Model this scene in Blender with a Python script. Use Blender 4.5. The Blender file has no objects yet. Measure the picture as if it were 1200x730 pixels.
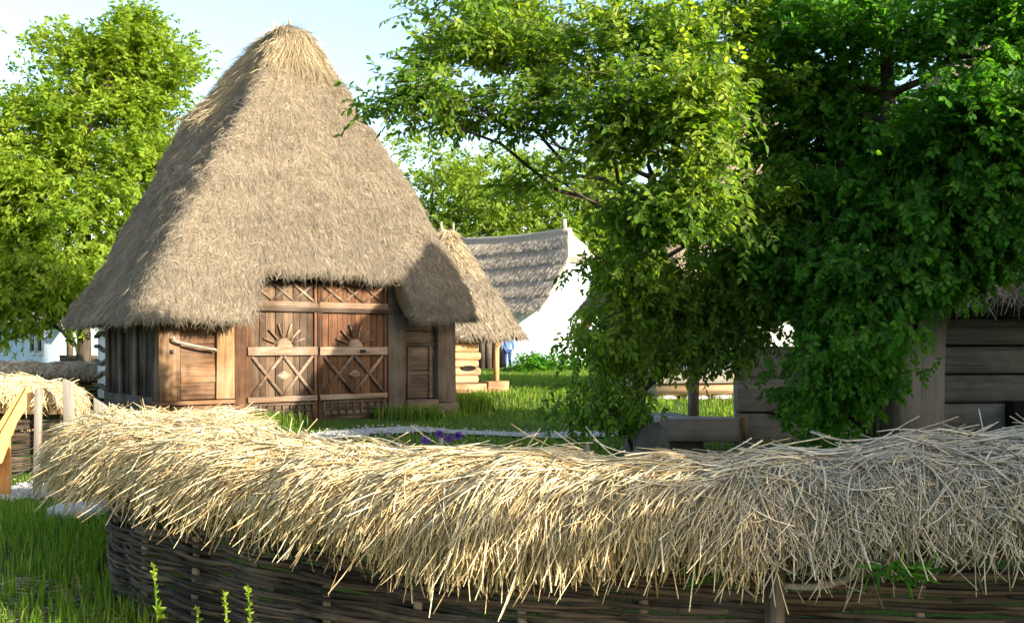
import bpy, math, random
import numpy as np
from mathutils import Vector, noise as mnoise
R = math.radians
rng = np.random.default_rng(7); random.seed(7)
SUN_EL, SUN_H = 17.0, (0.832, -0.555)                   # low sun from the right, a little behind the viewer
scene = bpy.context.scene; COL = scene.collection
F = 1150.0; EYE = 1.65; HOR = 403.0
def at(px, Y): return (px-600.0)/F*Y                       # ground plan: east coordinate of a bearing
def ht(py, Y): return EYE+(HOR-py)/F*Y
def lerp(a, b, t): return a+(b-a)*t
def sstep(a, b, x):
    t = np.clip((x-a)/(b-a), 0, 1); return t*t*(3-2*t)
def ground_z(x, y):
    x = np.asarray(x, float); y = np.asarray(y, float)
    return (0.28*sstep(21.5, 28, y)+0.35*sstep(38, 48, y)*sstep(-4, 2, x)+7*sstep(62, 140, y)
            + 0.03*np.sin(x*0.7+1)*np.sin(y*0.55)+0.02*np.sin(x*1.9+y*1.3))
def gz(x, y): return float(ground_z(x, y))

# ---------------------------------------------------------------- mesh collecting
class MB:
    def __init__(s): s.v = []; s.f = []; s.r = []; s.n = 0
    def add(s, v, faces, rnd=None):
        v = np.asarray(v, float).reshape(-1, 3)
        s.v.append(v)
        if rnd is None: rnd = random.random()
        s.r.append(np.broadcast_to(np.asarray(rnd, float), (len(v),)).copy())
        if isinstance(faces, np.ndarray): s.f.append(faces+s.n)
        else:
            byn = {}
            for f in faces: byn.setdefault(len(f), []).append(f)
            for k in byn: s.f.append(np.array(byn[k], int)+s.n)
        s.n += len(v); return s
    def box(s, lo, hi, rnd=None, jit=0.0, rot=None, piv=None):
        x0, y0, z0 = lo; x1, y1, z1 = hi
        v = np.array([(x0,y0,z0),(x1,y0,z0),(x1,y1,z0),(x0,y1,z0),(x0,y0,z1),(x1,y0,z1),(x1,y1,z1),(x0,y1,z1)], float)
        if jit: v += rng.normal(0, jit, v.shape)
        if rot is not None:
            c = np.array(piv if piv is not None else v.mean(0)); m = np.array(rot); v = (v-c)@m.T+c
        return s.add(v, [(0,3,2,1),(4,5,6,7),(0,1,5,4),(1,2,6,5),(2,3,7,6),(3,0,4,7)], rnd)
    def bar(s, a, b, w, d, up=(0,0,1), rnd=None):            # a squared bar from a to b
        a = np.array(a, float); b = np.array(b, float); t = b-a; t /= np.linalg.norm(t)
        u = np.cross(t, np.array(up, float)); u /= np.linalg.norm(u); n = np.cross(u, t)
        q = [(-1,-1),(1,-1),(1,1),(-1,1)]
        v = [a+u*i*w/2+n*j*d/2 for i, j in q]+[b+u*i*w/2+n*j*d/2 for i, j in q]
        return s.add(v, [(0,1,2,3),(7,6,5,4),(0,4,5,1),(1,5,6,2),(2,6,7,3),(3,7,4,0)], rnd)
    def tubes(s, P, rad, sides=3, rnd=None, cap=True):       # P (n,k,3), rad (n,k) or scalar
        P = np.asarray(P, float)
        if P.ndim == 2: P = P[None]
        n, k, _ = P.shape
        rad = np.broadcast_to(np.asarray(rad, float), (n, k)) if np.ndim(rad) != 1 or len(np.atleast_1d(rad)) == k else np.asarray(rad)[:, None]*np.ones((1, k))
        T = np.gradient(P, axis=1); T /= np.linalg.norm(T, axis=2, keepdims=True)+1e-9
        ref = np.where(np.abs(T[..., 2:3]) > 0.9, np.array([1., 0, 0]), np.array([0, 0, 1.]))
        ref = np.broadcast_to(ref[:, k//2:k//2+1], T.shape)
        U = np.cross(T, ref); U /= np.linalg.norm(U, axis=2, keepdims=True)+1e-9
        V = np.cross(T, U)
        a = np.arange(sides)*2*np.pi/sides
        v = P[:, :, None]+rad[..., None, None]*(np.cos(a)[None, None, :, None]*U[:, :, None]+np.sin(a)[None, None, :, None]*V[:, :, None])
        idx = np.arange(n*k*sides).reshape(n, k, sides)
        A = idx[:, :-1]; B = idx[:, 1:]
        f = np.stack([A, B, np.roll(B, -1, 2), np.roll(A, -1, 2)], -1).reshape(-1, 4)
        if rnd is None: rnd = rng.random(n)
        rnd = np.broadcast_to(np.asarray(rnd, float), (n,))
        base = s.n
        s.add(v.reshape(-1, 3), f, np.repeat(rnd, k*sides))
        if cap:
            s.f.append(idx[:, 0]+base); s.f.append(idx[:, -1, ::-1]+base)
        return s
    def build(s, name, mat, parent=None, smooth=False, bevel=0):
        v = np.concatenate(s.v); r = np.concatenate(s.r)
        me = bpy.data.meshes.new(name)
        groups = [g for g in s.f if len(g)]
        nl = sum(g.size for g in groups); npoly = sum(len(g) for g in groups)
        me.vertices.add(len(v)); me.loops.add(nl); me.polygons.add(npoly)
        me.vertices.foreach_set('co', v.astype(np.float32).ravel())
        me.loops.foreach_set('vertex_index', np.concatenate([g.ravel() for g in groups]).astype(np.int32))
        ls = []; st = 0
        for g in groups:
            ls.append(st+np.arange(len(g))*g.shape[1]); st += g.size
        me.polygons.foreach_set('loop_start', np.concatenate(ls).astype(np.int32))
        at_ = me.attributes.new('rnd', 'FLOAT', 'POINT'); at_.data.foreach_set('value', r.astype(np.float32))
        me.update(calc_edges=True); me.validate()
        if smooth: me.polygons.foreach_set('use_smooth', np.ones(len(me.polygons), bool))
        o = bpy.data.objects.new(name, me); COL.objects.link(o)
        if mat: me.materials.append(mat)
        if parent is not None: o.parent = parent
        if bevel:
            b = o.modifiers.new('edge', 'BEVEL'); b.width = bevel; b.segments = 2; b.limit_method = 'ANGLE'
        return o
def tag(o, label=None, cat=None, group=None, kind=None):
    if label: o['label'] = label
    if cat: o['category'] = cat
    if group: o['group'] = group
    if kind: o['kind'] = kind
    return o
def thing(name, label, cat, loc=(0,0,0), rz=0, group=None):
    o = bpy.data.objects.new(name, None); COL.objects.link(o); o.empty_display_size = 0.2
    o.location = loc; o.rotation_euler = (0, 0, rz); return tag(o, label, cat, group)
def copy_tree(o, parent=None):
    c = o.copy(); COL.objects.link(c); c.parent = parent
    for ch in list(o.children): copy_tree(ch, c)
    return c

# ---------------------------------------------------------------- materials
def new_mat(name):
    m = bpy.data.materials.new(name); m.use_nodes = True; nt = m.node_tree; nt.nodes.clear()
    out = nt.nodes.new('ShaderNodeOutputMaterial'); return m, nt, out
def ramp(nt, fac, stops):
    r = nt.nodes.new('ShaderNodeValToRGB'); e = r.color_ramp.elements
    while len(e) < len(stops): e.new(0.5)
    for i, (p, c) in enumerate(stops): e[i].position = p; e[i].color = (*c, 1)
    nt.links.new(fac, r.inputs[0]); return r.outputs[0]
def tex(nt, scale=(1,1,1), nscale=1, detail=6, rough=0.6, dist=0, coord='Object', loc=(0,0,0)):
    tc = nt.nodes.new('ShaderNodeTexCoord'); mp = nt.nodes.new('ShaderNodeMapping'); mp.inputs['Scale'].default_value = scale
    mp.inputs['Location'].default_value = loc
    nz = nt.nodes.new('ShaderNodeTexNoise'); nz.inputs['Scale'].default_value = nscale; nz.inputs['Detail'].default_value = detail
    nz.inputs['Roughness'].default_value = rough; nz.inputs['Distortion'].default_value = dist
    nt.links.new(tc.outputs[coord], mp.inputs[0]); nt.links.new(mp.outputs[0], nz.inputs['Vector']); return nz.outputs['Fac']
def math_(nt, op, a, b):
    n = nt.nodes.new('ShaderNodeMath'); n.operation = op
    for i, x in enumerate((a, b)):
        if isinstance(x, (int, float)): n.inputs[i].default_value = x
        else: nt.links.new(x, n.inputs[i])
    return n.outputs[0]
def attr(nt, name='rnd'):
    a = nt.nodes.new('ShaderNodeAttribute'); a.attribute_name = name; return a.outputs['Fac']
def mixc(nt, fac, a, b, mode='MIX'):
    n = nt.nodes.new('ShaderNodeMix'); n.data_type = 'RGBA'; n.blend_type = mode
    for k, x in ((0, fac), (6, a), (7, b)):
        if isinstance(x, (int, float)): n.inputs[k].default_value = x
        elif isinstance(x, tuple): n.inputs[k].default_value = (*x, 1)
        else: nt.links.new(x, n.inputs[k])
    return n.outputs[2]
def principled(nt, out, color, rough=0.85, bump=None, bs=0.4, bd=0.01, spec=0.3):
    p = nt.nodes.new('ShaderNodeBsdfPrincipled'); p.inputs['Roughness'].default_value = rough
    p.inputs['Specular IOR Level'].default_value = spec
    if isinstance(color, tuple): p.inputs['Base Color'].default_value = (*color, 1)
    else: nt.links.new(color, p.inputs['Base Color'])
    if bump is not None:
        b = nt.nodes.new('ShaderNodeBump'); b.inputs['Strength'].default_value = bs; b.inputs['Distance'].default_value = bd
        nt.links.new(bump, b.inputs['Height']); nt.links.new(b.outputs[0], p.inputs['Normal'])
    nt.links.new(p.outputs[0], out.inputs[0]); return p
def wood(name, axis, dark, mid, light, grain=26, weather=(0.30,0.27,0.24), wamt=0.25, crack=0.5):
    m, nt, out = new_mat(name)
    sc = [grain]*3; sc[axis] = grain*0.05
    rn = attr(nt)
    g = tex(nt, tuple(sc), 1, 8, 0.65, 0.6)
    big = tex(nt, (1.3,1.3,1.3), 1, 4, 0.6, loc=(3,5,1))
    f = math_(nt, 'ADD', math_(nt, 'MULTIPLY', g, 0.75), math_(nt, 'MULTIPLY', math_(nt, 'SUBTRACT', rn, 0.5), 0.34))
    f = math_(nt, 'ADD', f, math_(nt, 'MULTIPLY', math_(nt, 'SUBTRACT', big, 0.5), 0.5))
    c = ramp(nt, f, [(0.12, dark), (0.4, mid), (0.66, light)])
    c = mixc(nt, math_(nt, 'MULTIPLY', ramp(nt, big, [(0.45,(0,0,0)),(0.7,(1,1,1))]), wamt), c, weather)
    sc2 = [grain*2.2]*3; sc2[axis] = grain*0.035
    ck = ramp(nt, tex(nt, tuple(sc2), 1, 3, 0.5, 0.3, loc=(9,2,4)), [(0.30,(1,1,1)),(0.40,(0,0,0))])
    c = mixc(nt, math_(nt, 'MULTIPLY', ck, crack), c, tuple(x*0.35 for x in dark))
    principled(nt, out, c, 0.82, math_(nt, 'SUBTRACT', g, math_(nt, 'MULTIPLY', ck, 0.6)), 0.5, 0.012)
    return m
def straw(name, stops, patch=None, pscale=0.8, rough=0.7, pamt=0.6):
    m, nt, out = new_mat(name)
    c = ramp(nt, attr(nt), stops)
    n = tex(nt, (1,1,1), 45, 3, 0.6)
    c = mixc(nt, ramp(nt, n, [(0.35,(0.0,)*3),(0.7,(0.45,)*3)]), c, tuple(x*0.5 for x in stops[1][1]))
    if patch is not None:
        b = tex(nt, (1,1,1), pscale, 5, 0.6, 0.5, coord='Object', loc=(4,1,2))
        c = mixc(nt, math_(nt, 'MULTIPLY', ramp(nt, b, [(0.38,(0,0,0)),(0.66,(1,1,1))]), pamt), c, patch)
    principled(nt, out, c, rough, spec=0.25); return m
def thatch_base(name, a, b, c_):
    m, nt, out = new_mat(name)
    n = tex(nt, (9,9,9), 1, 10, 0.75, 1.2); n2 = tex(nt, (0.7,0.7,0.7), 1, 4, 0.6)
    c = ramp(nt, n, [(0.3, a), (0.5, b), (0.7, c_)])
    c = mixc(nt, math_(nt, 'MULTIPLY', ramp(nt, n2, [(0.4,(0,0,0)),(0.65,(1,1,1))]), 0.35), c, tuple(x*0.7 for x in b))
    principled(nt, out, c, 0.95, n, 1.0, 0.06, 0.1); return m
def leafmat(name, stops, trans=0.4, tcol=(1.7,1.6,0.6)):
    m, nt, out = new_mat(name)
    c = ramp(nt, attr(nt), stops)
    p = nt.nodes.new('ShaderNodeBsdfPrincipled'); p.inputs['Roughness'].default_value = 0.55; p.inputs['Specular IOR Level'].default_value = 0.2
    nt.links.new(c, p.inputs['Base Color'])
    t = nt.nodes.new('ShaderNodeBsdfTranslucent'); nt.links.new(mixc(nt, 1.0, c, tcol, 'MULTIPLY'), t.inputs[0])
    mx = nt.nodes.new('ShaderNodeMixShader'); mx.inputs[0].default_value = trans
    nt.links.new(p.outputs[0], mx.inputs[1]); nt.links.new(t.outputs[0], mx.inputs[2]); nt.links.new(mx.outputs[0], out.inputs[0]); return m
def plain(name, col, var=0.25, nscale=6, rough=0.85, bd=0.01, dirt=None, bs=0.4):
    m, nt, out = new_mat(name)
    n = tex(nt, (1,1,1), nscale, 7, 0.65)
    c = ramp(nt, n, [(0.3, tuple(x*(1-var) for x in col)), (0.7, tuple(min(1, x*(1+var)) for x in col))])
    rn = math_(nt, 'MULTIPLY', attr(nt), 0.35); c = mixc(nt, rn, c, tuple(x*0.55 for x in col))
    if dirt: c = mixc(nt, math_(nt, 'MULTIPLY', ramp(nt, tex(nt, (1,1,1), nscale*0.3, 5, 0.7, 1), [(0.5,(0,0,0)),(0.7,(1,1,1))]), 0.6), c, dirt)
    principled(nt, out, c, rough, n, bs, bd, 0.2); return m

M = dict(
 gate = wood('carved_gate_wood', 2, (0.016,0.007,0.003), (0.095,0.040,0.016), (0.20,0.092,0.040), 22, wamt=0.2, weather=(0.16,0.10,0.055)),
 gate_grey = wood('weathered_gate_wood', 2, (0.014,0.008,0.004), (0.070,0.040,0.022), (0.155,0.098,0.056), 22, wamt=0.25, weather=(0.17,0.13,0.09)),
 gate_h = wood('carved_gate_rail_wood', 0, (0.04,0.024,0.014), (0.17,0.105,0.063), (0.34,0.245,0.165), 22, wamt=0.35),  # weathered grey, also paler than the boards for the light raised rails catch
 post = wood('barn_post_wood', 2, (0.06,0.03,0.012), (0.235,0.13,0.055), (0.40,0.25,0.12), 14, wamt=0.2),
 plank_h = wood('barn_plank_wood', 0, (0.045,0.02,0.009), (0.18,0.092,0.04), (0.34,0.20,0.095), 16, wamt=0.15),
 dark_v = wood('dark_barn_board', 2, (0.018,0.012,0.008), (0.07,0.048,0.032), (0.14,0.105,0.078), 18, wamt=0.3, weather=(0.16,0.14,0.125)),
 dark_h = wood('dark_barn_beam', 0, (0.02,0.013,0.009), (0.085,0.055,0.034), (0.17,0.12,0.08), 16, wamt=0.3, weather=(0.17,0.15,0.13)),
 dark_y = wood('dark_side_beam', 1, (0.02,0.013,0.009), (0.08,0.055,0.036), (0.17,0.125,0.085), 16, wamt=0.3, weather=(0.17,0.15,0.13)),
 grey_h = wood('grey_house_log', 0, (0.045,0.037,0.031), (0.145,0.125,0.105), (0.26,0.23,0.20), 12, wamt=0.35),
 grey_v = wood('grey_board', 2, (0.08,0.066,0.052), (0.21,0.18,0.145), (0.33,0.285,0.235), 14, wamt=0.35, weather=(0.25,0.235,0.21)),
 tan_h = wood('pale_shed_log', 0, (0.12,0.065,0.03), (0.38,0.24,0.12), (0.56,0.39,0.22), 12, wamt=0.2),
 tan_v = wood('pale_shed_post', 2, (0.14,0.075,0.035), (0.40,0.25,0.12), (0.58,0.40,0.23), 14, wamt=0.15),
 pine = wood('fresh_pine', 2, (0.30,0.13,0.035), (0.50,0.245,0.075), (0.60,0.33,0.12), 20, wamt=0.0, crack=0.15),
 bark = wood('tree_bark', 2, (0.015,0.011,0.008), (0.06,0.045,0.032), (0.13,0.10,0.075), 16, wamt=0.2, weather=(0.10,0.11,0.075)),
 wattle = wood('wattle_rod_wood', 0, (0.010,0.007,0.004), (0.048,0.032,0.019), (0.145,0.10,0.06), 6, wamt=0.3, weather=(0.20,0.18,0.15)),
 stake = wood('fence_stake_wood', 2, (0.06,0.045,0.03), (0.18,0.14,0.10), (0.32,0.26,0.19), 30, wamt=0.3),
 roof = thatch_base('old_thatch', (0.10,0.075,0.05), (0.27,0.215,0.145), (0.40,0.33,0.235)),
 roof_straw = straw('old_thatch_straw', [(0,(0.14,0.115,0.08)),(0.5,(0.315,0.265,0.19)),(1,(0.50,0.43,0.32))], (0.19,0.16,0.12), 0.55, pamt=0.75),
 fresh = straw('fresh_ridge_straw', [(0,(0.20,0.155,0.09)),(0.5,(0.43,0.345,0.215)),(1,(0.60,0.50,0.32))]),
 reed = straw('grey_reed_thatch', [(0,(0.16,0.14,0.11)),(0.5,(0.36,0.315,0.255)),(1,(0.50,0.45,0.375))], (0.26,0.23,0.185), 0.6),
 reed_base = thatch_base('grey_reed_base', (0.12,0.105,0.08), (0.33,0.29,0.235), (0.46,0.41,0.34)),
 cap = straw('fence_straw', [(0,(0.20,0.125,0.05)),(0.45,(0.58,0.43,0.215)),(1,(0.84,0.72,0.47))], None),
 cap_grey = straw('old_fence_straw', [(0,(0.13,0.105,0.07)),(0.45,(0.44,0.365,0.25)),(1,(0.70,0.61,0.46))], None),
 cap_base = thatch_base('fence_thatch_core', (0.03,0.018,0.008), (0.14,0.092,0.042), (0.26,0.18,0.085)),
 white = plain('lime_plaster', (0.80,0.80,0.79), 0.06, 1.5, 0.9, 0.02, (0.62,0.60,0.56)),
 shade_tinted_white = plain('shade_tinted_lime', (0.54,0.65,0.74), 0.06, 1.5, 0.9, 0.02),  # white lime; the blue of skylit shade is put into the colour
 stone = plain('field_stone', (0.34,0.32,0.29), 0.35, 5, 0.9, 0.02, (0.18,0.17,0.13)),
 darkstone = plain('mossy_stone', (0.10,0.10,0.085), 0.4, 5, 0.9, 0.02, (0.06,0.09,0.03)),
 gravel = plain('pale_gravel', (0.42,0.40,0.365), 0.35, 30, 0.95, 0.03),
 iron = plain('dark_iron', (0.03,0.028,0.026), 0.2, 20, 0.6),
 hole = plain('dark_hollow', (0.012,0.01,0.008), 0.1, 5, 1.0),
 glass = plain('dim_window_glass', (0.03,0.04,0.05), 0.1, 3, 0.1),
 orange = plain('terracotta_frame', (0.42,0.15,0.05), 0.2, 3, 0.8),
 skin = plain('skin', (0.48,0.28,0.2), 0.05, 6, 0.6), jacket = plain('blue_cloth', (0.085,0.20,0.55), 0.15, 9, 0.9),
 jeans = plain('dark_denim', (0.03,0.06,0.16), 0.2, 12, 0.9), hair = plain('grey_hair', (0.16,0.14,0.12), 0.2, 30, 0.7),
 shoe = plain('black_leather', (0.02,0.02,0.02), 0.2, 10, 0.5),
 leafA = leafmat('bright_leaf', [(0,(0.035,0.10,0.009)),(0.5,(0.115,0.22,0.018)),(1,(0.27,0.36,0.045))], 0.55),
 leafB = leafmat('deep_leaf', [(0,(0.018,0.090,0.006)),(0.5,(0.055,0.185,0.011)),(1,(0.125,0.285,0.022))], 0.5),
 leafL = leafmat('walnut_leaf', [(0,(0.085,0.165,0.012)),(0.5,(0.185,0.285,0.02)),(1,(0.30,0.38,0.05))], 0.58),
 leafF = leafmat('wood_leaf', [(0,(0.075,0.14,0.014)),(0.5,(0.15,0.23,0.026)),(1,(0.24,0.31,0.05))], 0.5),
 grass = leafmat('grass_blade', [(0,(0.045,0.10,0.008)),(0.5,(0.11,0.205,0.016)),(0.82,(0.20,0.28,0.04)),(1,(0.36,0.32,0.13))], 0.5),
 purple = plain('purple_petal', (0.30,0.13,0.50), 0.3, 30, 0.8),
)
def ground_material():
    m, nt, out = new_mat('meadow_ground')
    n = tex(nt, (1,1,1), 1.4, 8, 0.7); n2 = tex(nt, (1,1,1), 26, 6, 0.7, loc=(7,1,0))
    c = ramp(nt, n2, [(0.3,(0.022,0.042,0.007)),(0.55,(0.062,0.11,0.014)),(0.75,(0.11,0.16,0.03))])
    c = mixc(nt, math_(nt, 'MULTIPLY', ramp(nt, n, [(0.56,(0,0,0)),(0.72,(1,1,1))]), 0.6), c, (0.10,0.08,0.045))
    principled(nt, out, c, 0.95, n2, 0.8, 0.05, 0.1); return m
M['ground'] = ground_material()

# ---------------------------------------------------------------- ground and paths
def grid_axis(lo, hi, near, n):
    t = np.linspace(-1, 1, n); a = np.sign(t)*np.abs(t)**3
    return np.where(a < 0, near-(near-lo)*(-a), near+(hi-near)*a)
gx = grid_axis(-400, 400, 0, 161); gy = grid_axis(-120, 700, 14, 181)
X, Y = np.meshgrid(gx, gy); Z = ground_z(X, Y)
idx = np.arange(X.size).reshape(X.shape)
fq = np.stack([idx[:-1,:-1], idx[:-1,1:], idx[1:,1:], idx[1:,:-1]], -1).reshape(-1, 4)
g = MB().add(np.stack([X, Y, Z], -1), fq, 0.5).build('ground', M['ground'], smooth=True); tag(g, 'green meadow ground under the whole farmyard', 'ground', kind='structure')
def catmull(P, n):
    P = np.asarray(P, float); Q = np.vstack([2*P[0]-P[1], P, 2*P[-1]-P[-2]]); out = []
    for i in range(1, len(Q)-2):
        t = np.linspace(0, 1, n, endpoint=False)[:, None]; a, b, c, d = Q[i-1], Q[i], Q[i+1], Q[i+2]
        out.append(0.5*((2*b)+(-a+c)*t+(2*a-5*b+4*c-d)*t*t+(-a+3*b-3*c+d)*t**3))
    return np.vstack(out+[P[-1:]])
def ribbon(name, pts, w, mat, lift, label, cat):
    c = catmull(pts, 14); t = np.gradient(c, axis=0); t /= np.linalg.norm(t, axis=1, keepdims=True); nrm = np.stack([-t[:,1], t[:,0]], 1)
    K = 9; rows = []
    for i, (p, q) in enumerate(zip(c, nrm)):
        for j in range(K):
            u = (j/(K-1)-0.5)*(w+0.25*math.sin(i*0.9+j*3)); x, y = p+q*u; rows.append((x, y, gz(x, y)+lift))
    idx = np.arange(len(rows)).reshape(len(c), K)
    f = np.stack([idx[:-1,:-1], idx[:-1,1:], idx[1:,1:], idx[1:,:-1]], -1).reshape(-1, 4)
    return tag(MB().add(rows, f, 0.3).build(name, mat, smooth=True), label, cat, kind='structure'), c, nrm
PATH = [(-9.5,8.6),(-7.2,9.6),(-5.4,10.7),(-4.8,13.2),(-4.0,16.4),(-2.4,18.3),(0.5,17.8),(4,17.2),(7,16.9),(11,16.4)]
_, pc, pn = ribbon('gravel_path', PATH, 1.0, M['gravel'], 0.03, 'pale gravel path curving past the barn', 'path')
octv = np.array([(1,0,0),(0,1,0),(-1,0,0),(0,-1,0),(0,0,1),(0,0,-1)], float)
octf = np.array([(0,1,4),(1,2,4),(2,3,4),(3,0,4),(1,0,5),(2,1,5),(3,2,5),(0,3,5)])
mb = MB()
for i in range(4200):
    k = rng.integers(0, len(pc)); o = pc[k]+pn[k]*rng.normal(0, 0.36)+rng.normal(0, 0.12, 2); s = rng.uniform(0.012, 0.04)
    v = octv*s*rng.uniform(0.6, 1.3, (6, 3)); v[:, 2] *= 0.6
    mb.add(v+np.array([o[0], o[1], gz(*o)+0.03+s*0.2]), octf, rng.random()*0.6)
tag(mb.build('gravel', M['gravel']), 'loose pale pebbles covering the path', 'gravel', kind='stuff')
def rock(mb, c, s, n=7):                                    # one lumpy stone
    th = np.linspace(0, 2*np.pi, 12, endpoint=False); ph = np.linspace(-1.35, 1.35, n); off = rng.uniform(0, 50)
    V = []
    for p in ph:
        for t in th:
            d = Vector((math.cos(p)*math.cos(t), math.cos(p)*math.sin(t), math.sin(p))); k = 1+0.35*mnoise.noise(d*1.6+Vector((off,0,0)))
            e = Vector([math.copysign(abs(q)**0.7, q) for q in d])*k; V.append((c[0]+e.x*s[0], c[1]+e.y*s[1], c[2]+e.z*s[2]))
    f = [(i*12+j, i*12+(j+1)%12, (i+1)*12+(j+1)%12, (i+1)*12+j) for i in range(n-1) for j in range(12)]
    mb.add(V, f+[tuple(range(11,-1,-1)), tuple(range((n-1)*12, n*12))]); return mb
def stone_thing(name, label, cat, c, s, mat, group=None):
    return tag(rock(MB(), c, s).build(name, mat, smooth=True), label, cat, group)
stone_thing('stone_slab', 'flat pale stone lying beside the left end of the straw topped fence', 'stone', (at(92,9.1),9.1,0.10), (0.27,0.25,0.09), M['gravel'])
stone_thing('boulder', 'dark mossy boulder at the foot of the leafy tree, behind the straw', 'stone', (at(764,11.2),11.2,0.36), (0.2,0.22,0.36), M['darkstone'])

# ---------------------------------------------------------------- thatched roofs
def unit_ring(N, n=18.0):
    th = np.linspace(0, 2*np.pi, 6000, endpoint=False)
    a = np.sign(np.cos(th))*np.abs(np.cos(th))**(2/n); b = np.sign(np.sin(th))*np.abs(np.sin(th))**(2/n)
    d = np.r_[0, np.cumsum(np.hypot(np.diff(a), np.diff(b)))]; t = np.linspace(0, d[-1], N, endpoint=False)
    return np.interp(t, d, a), np.interp(t, d, b)
def hip_roof(par, eave, top, ze, ztop, mats, zthick=0.34, N=420, Mv=70, nstraw=45000, fringe=9000, bulge=None, bump=0.09, crown=0.32, slen=(0.16,0.42), swid=0.006, cap=None, name='roof', flare=0.04, belly=(0.0, 0.0)):
    uL, uR, vF, vB = eave; a0, a1, b0, b1 = top
    A, B = unit_ring(N); z0 = 2.2
    def surf(A, B, q):
        uc = lerp((uL+uR)/2, (a0+a1)/2, q); uw = lerp((uR-uL)/2, (a1-a0)/2, q); vc = lerp((vF+vB)/2, (b0+b1)/2, q); vw = lerp((vB-vF)/2, (b1-b0)/2, q)
        fl = flare*np.exp(-q*9); sn = np.sin(np.pi*np.clip(q, 0, 1)**0.8)
        u = uc+A*(uw+fl+sn*np.where(A > 0, belly[0], belly[1])); v = vc+B*(vw+fl+sn*0.06)
        if bulge is not None:
            du, dv = bulge(A, B, q); u = u+du; v = v+dv
        return u, v
    u_e, v_e = surf(A, B, np.zeros(N)); zE = ze(A, B, u_e, v_e); zb = zE.min()
    rings = []
    for t in np.linspace(0, 1, Mv):
        z = zE+(ztop-zE)*t; q = (z-zb)/(ztop-zb); u, v = surf(A, B, q); rings.append(np.stack([u, v, z], -1))
    ut, vt = rings[-1][:, 0], rings[-1][:, 1]; uc, vc = ut.mean(), vt.mean()
    for ph in np.linspace(0, np.pi/2, 8)[1:]:
        s = max(math.cos(ph), 0.02); rings.append(np.stack([uc+(ut-uc)*s, vc+(vt-vc)*lerp(1, s, 0.75), np.full(N, ztop+crown*math.sin(ph))], -1))
    G = np.array(rings)
    off = np.array([bump*mnoise.noise(Vector(p)*0.9)+bump*0.5*mnoise.noise(Vector(p)*2.7)+bump*0.35*mnoise.noise(Vector(p)*7) for p in G.reshape(-1, 3)]).reshape(G.shape[:2])
    dU = np.roll(G, -1, 1)-np.roll(G, 1, 1); dV = np.gradient(G, axis=0); Nn = np.cross(dU, dV); Nn /= np.linalg.norm(Nn, axis=2, keepdims=True)+1e-9
    G = G+Nn*off[..., None]
    # underside: in from the cut edge, then up along the inside
    bot = G[0]; inn = bot.copy(); cu, cv = (uL+uR)/2, (vF+vB)/2
    d = np.stack([cu-bot[:,0], cv-bot[:,1]], 1); nx = np.stack([-A*np.abs(A)**6, -B*np.abs(B)**6], 1); nx /= np.linalg.norm(nx, axis=1, keepdims=True)
    inn[:, :2] += nx*zthick; inn[:, 2] -= 0.0
    up = inn.copy(); up[:, :2] += nx*0.6; up[:, 2] += 0.5
    G2 = np.concatenate([up[None], inn[None], G]); idx = np.arange(G2.shape[0]*N).reshape(-1, N)
    f = np.stack([idx[:-1], np.roll(idx[:-1], -1, 1), np.roll(idx[1:], -1, 1), idx[1:]], -1).reshape(-1, 4)
    mb = MB().add(G2.reshape(-1, 3), f, 0.5); mb.f.append(idx[-1][None])
    roof = mb.build(name, mats[0], par, smooth=True)
    # straw lying on the slope
    H = Mv+4
    E = np.linalg.norm(np.cross(np.roll(G[:-1], -1, 1)-G[:-1], G[1:]-G[:-1]), axis=2)[:H-1]; p = (E/E.sum()).ravel()
    k = rng.choice(p.size, nstraw, p=p); j, i = np.divmod(k, N); fu, fv = rng.random(nstraw)[:, None], rng.random(nstraw)[:, None]
    i2 = (i+1) % N
    P0 = (G[j, i]*(1-fu)+G[j, i2]*fu)*(1-fv)+(G[j+1, i]*(1-fu)+G[j+1, i2]*fu)*fv
    nn = Nn[j, i]; dn = G[j, i]-G[np.minimum(j+1, len(G)-1), i]; dn /= np.linalg.norm(dn, axis=1, keepdims=True)+1e-9; sd = np.cross(nn, dn)
    ang = np.where(rng.random(nstraw) < 0.55, rng.normal(0, 0.45, nstraw), rng.normal(0, 1.3, nstraw))[:, None]
    L = rng.uniform(*slen, nstraw)[:, None]; D = dn*np.cos(ang)+sd*np.sin(ang); D2 = dn*np.cos(ang+rng.normal(0, .3, (nstraw, 1)))+sd*np.sin(ang)
    l0 = rng.uniform(0.0, 0.025, (nstraw, 1)); l1 = l0+rng.uniform(-0.012, 0.03, (nstraw, 1))
    Pm = np.stack([P0+nn*l0, P0+D*L*0.5+nn*(l0+0.012), P0+D*L*0.5+D2*L*0.5+nn*l1], 1)
    r = np.clip(rng.normal(0.5, 0.24, nstraw), 0, 1)
    sm = MB().tubes(Pm, (swid*rng.uniform(0.6, 1.3, nstraw))[:, None]*np.array([[1, 1, 0.5]]), 3, r, cap=False)
    # ragged cut edge
    n = fringe; i = rng.integers(0, N, n); w = rng.random((n, 1)); P0 = lerp(G[0, i]+(G[0, (i+1) % N]-G[0, i])*rng.random((n, 1)), inn[i], w*1.0)
    dn = G[0, i]-G[2, i]; dn /= np.linalg.norm(dn, axis=1, keepdims=True); L = rng.uniform(0.08, 0.24, (n, 1)); lift = rng.uniform(0.04, 0.2, (n, 1))
    P0 = P0-dn*L*0.55; D = dn+rng.normal(0, 0.28, (n, 3)); D /= np.linalg.norm(D, axis=1, keepdims=True)
    Pm = np.stack([P0, P0+D*L*0.55, P0+D*L*0.9+np.array([0, 0, -1])*L*0.16], 1)
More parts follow.
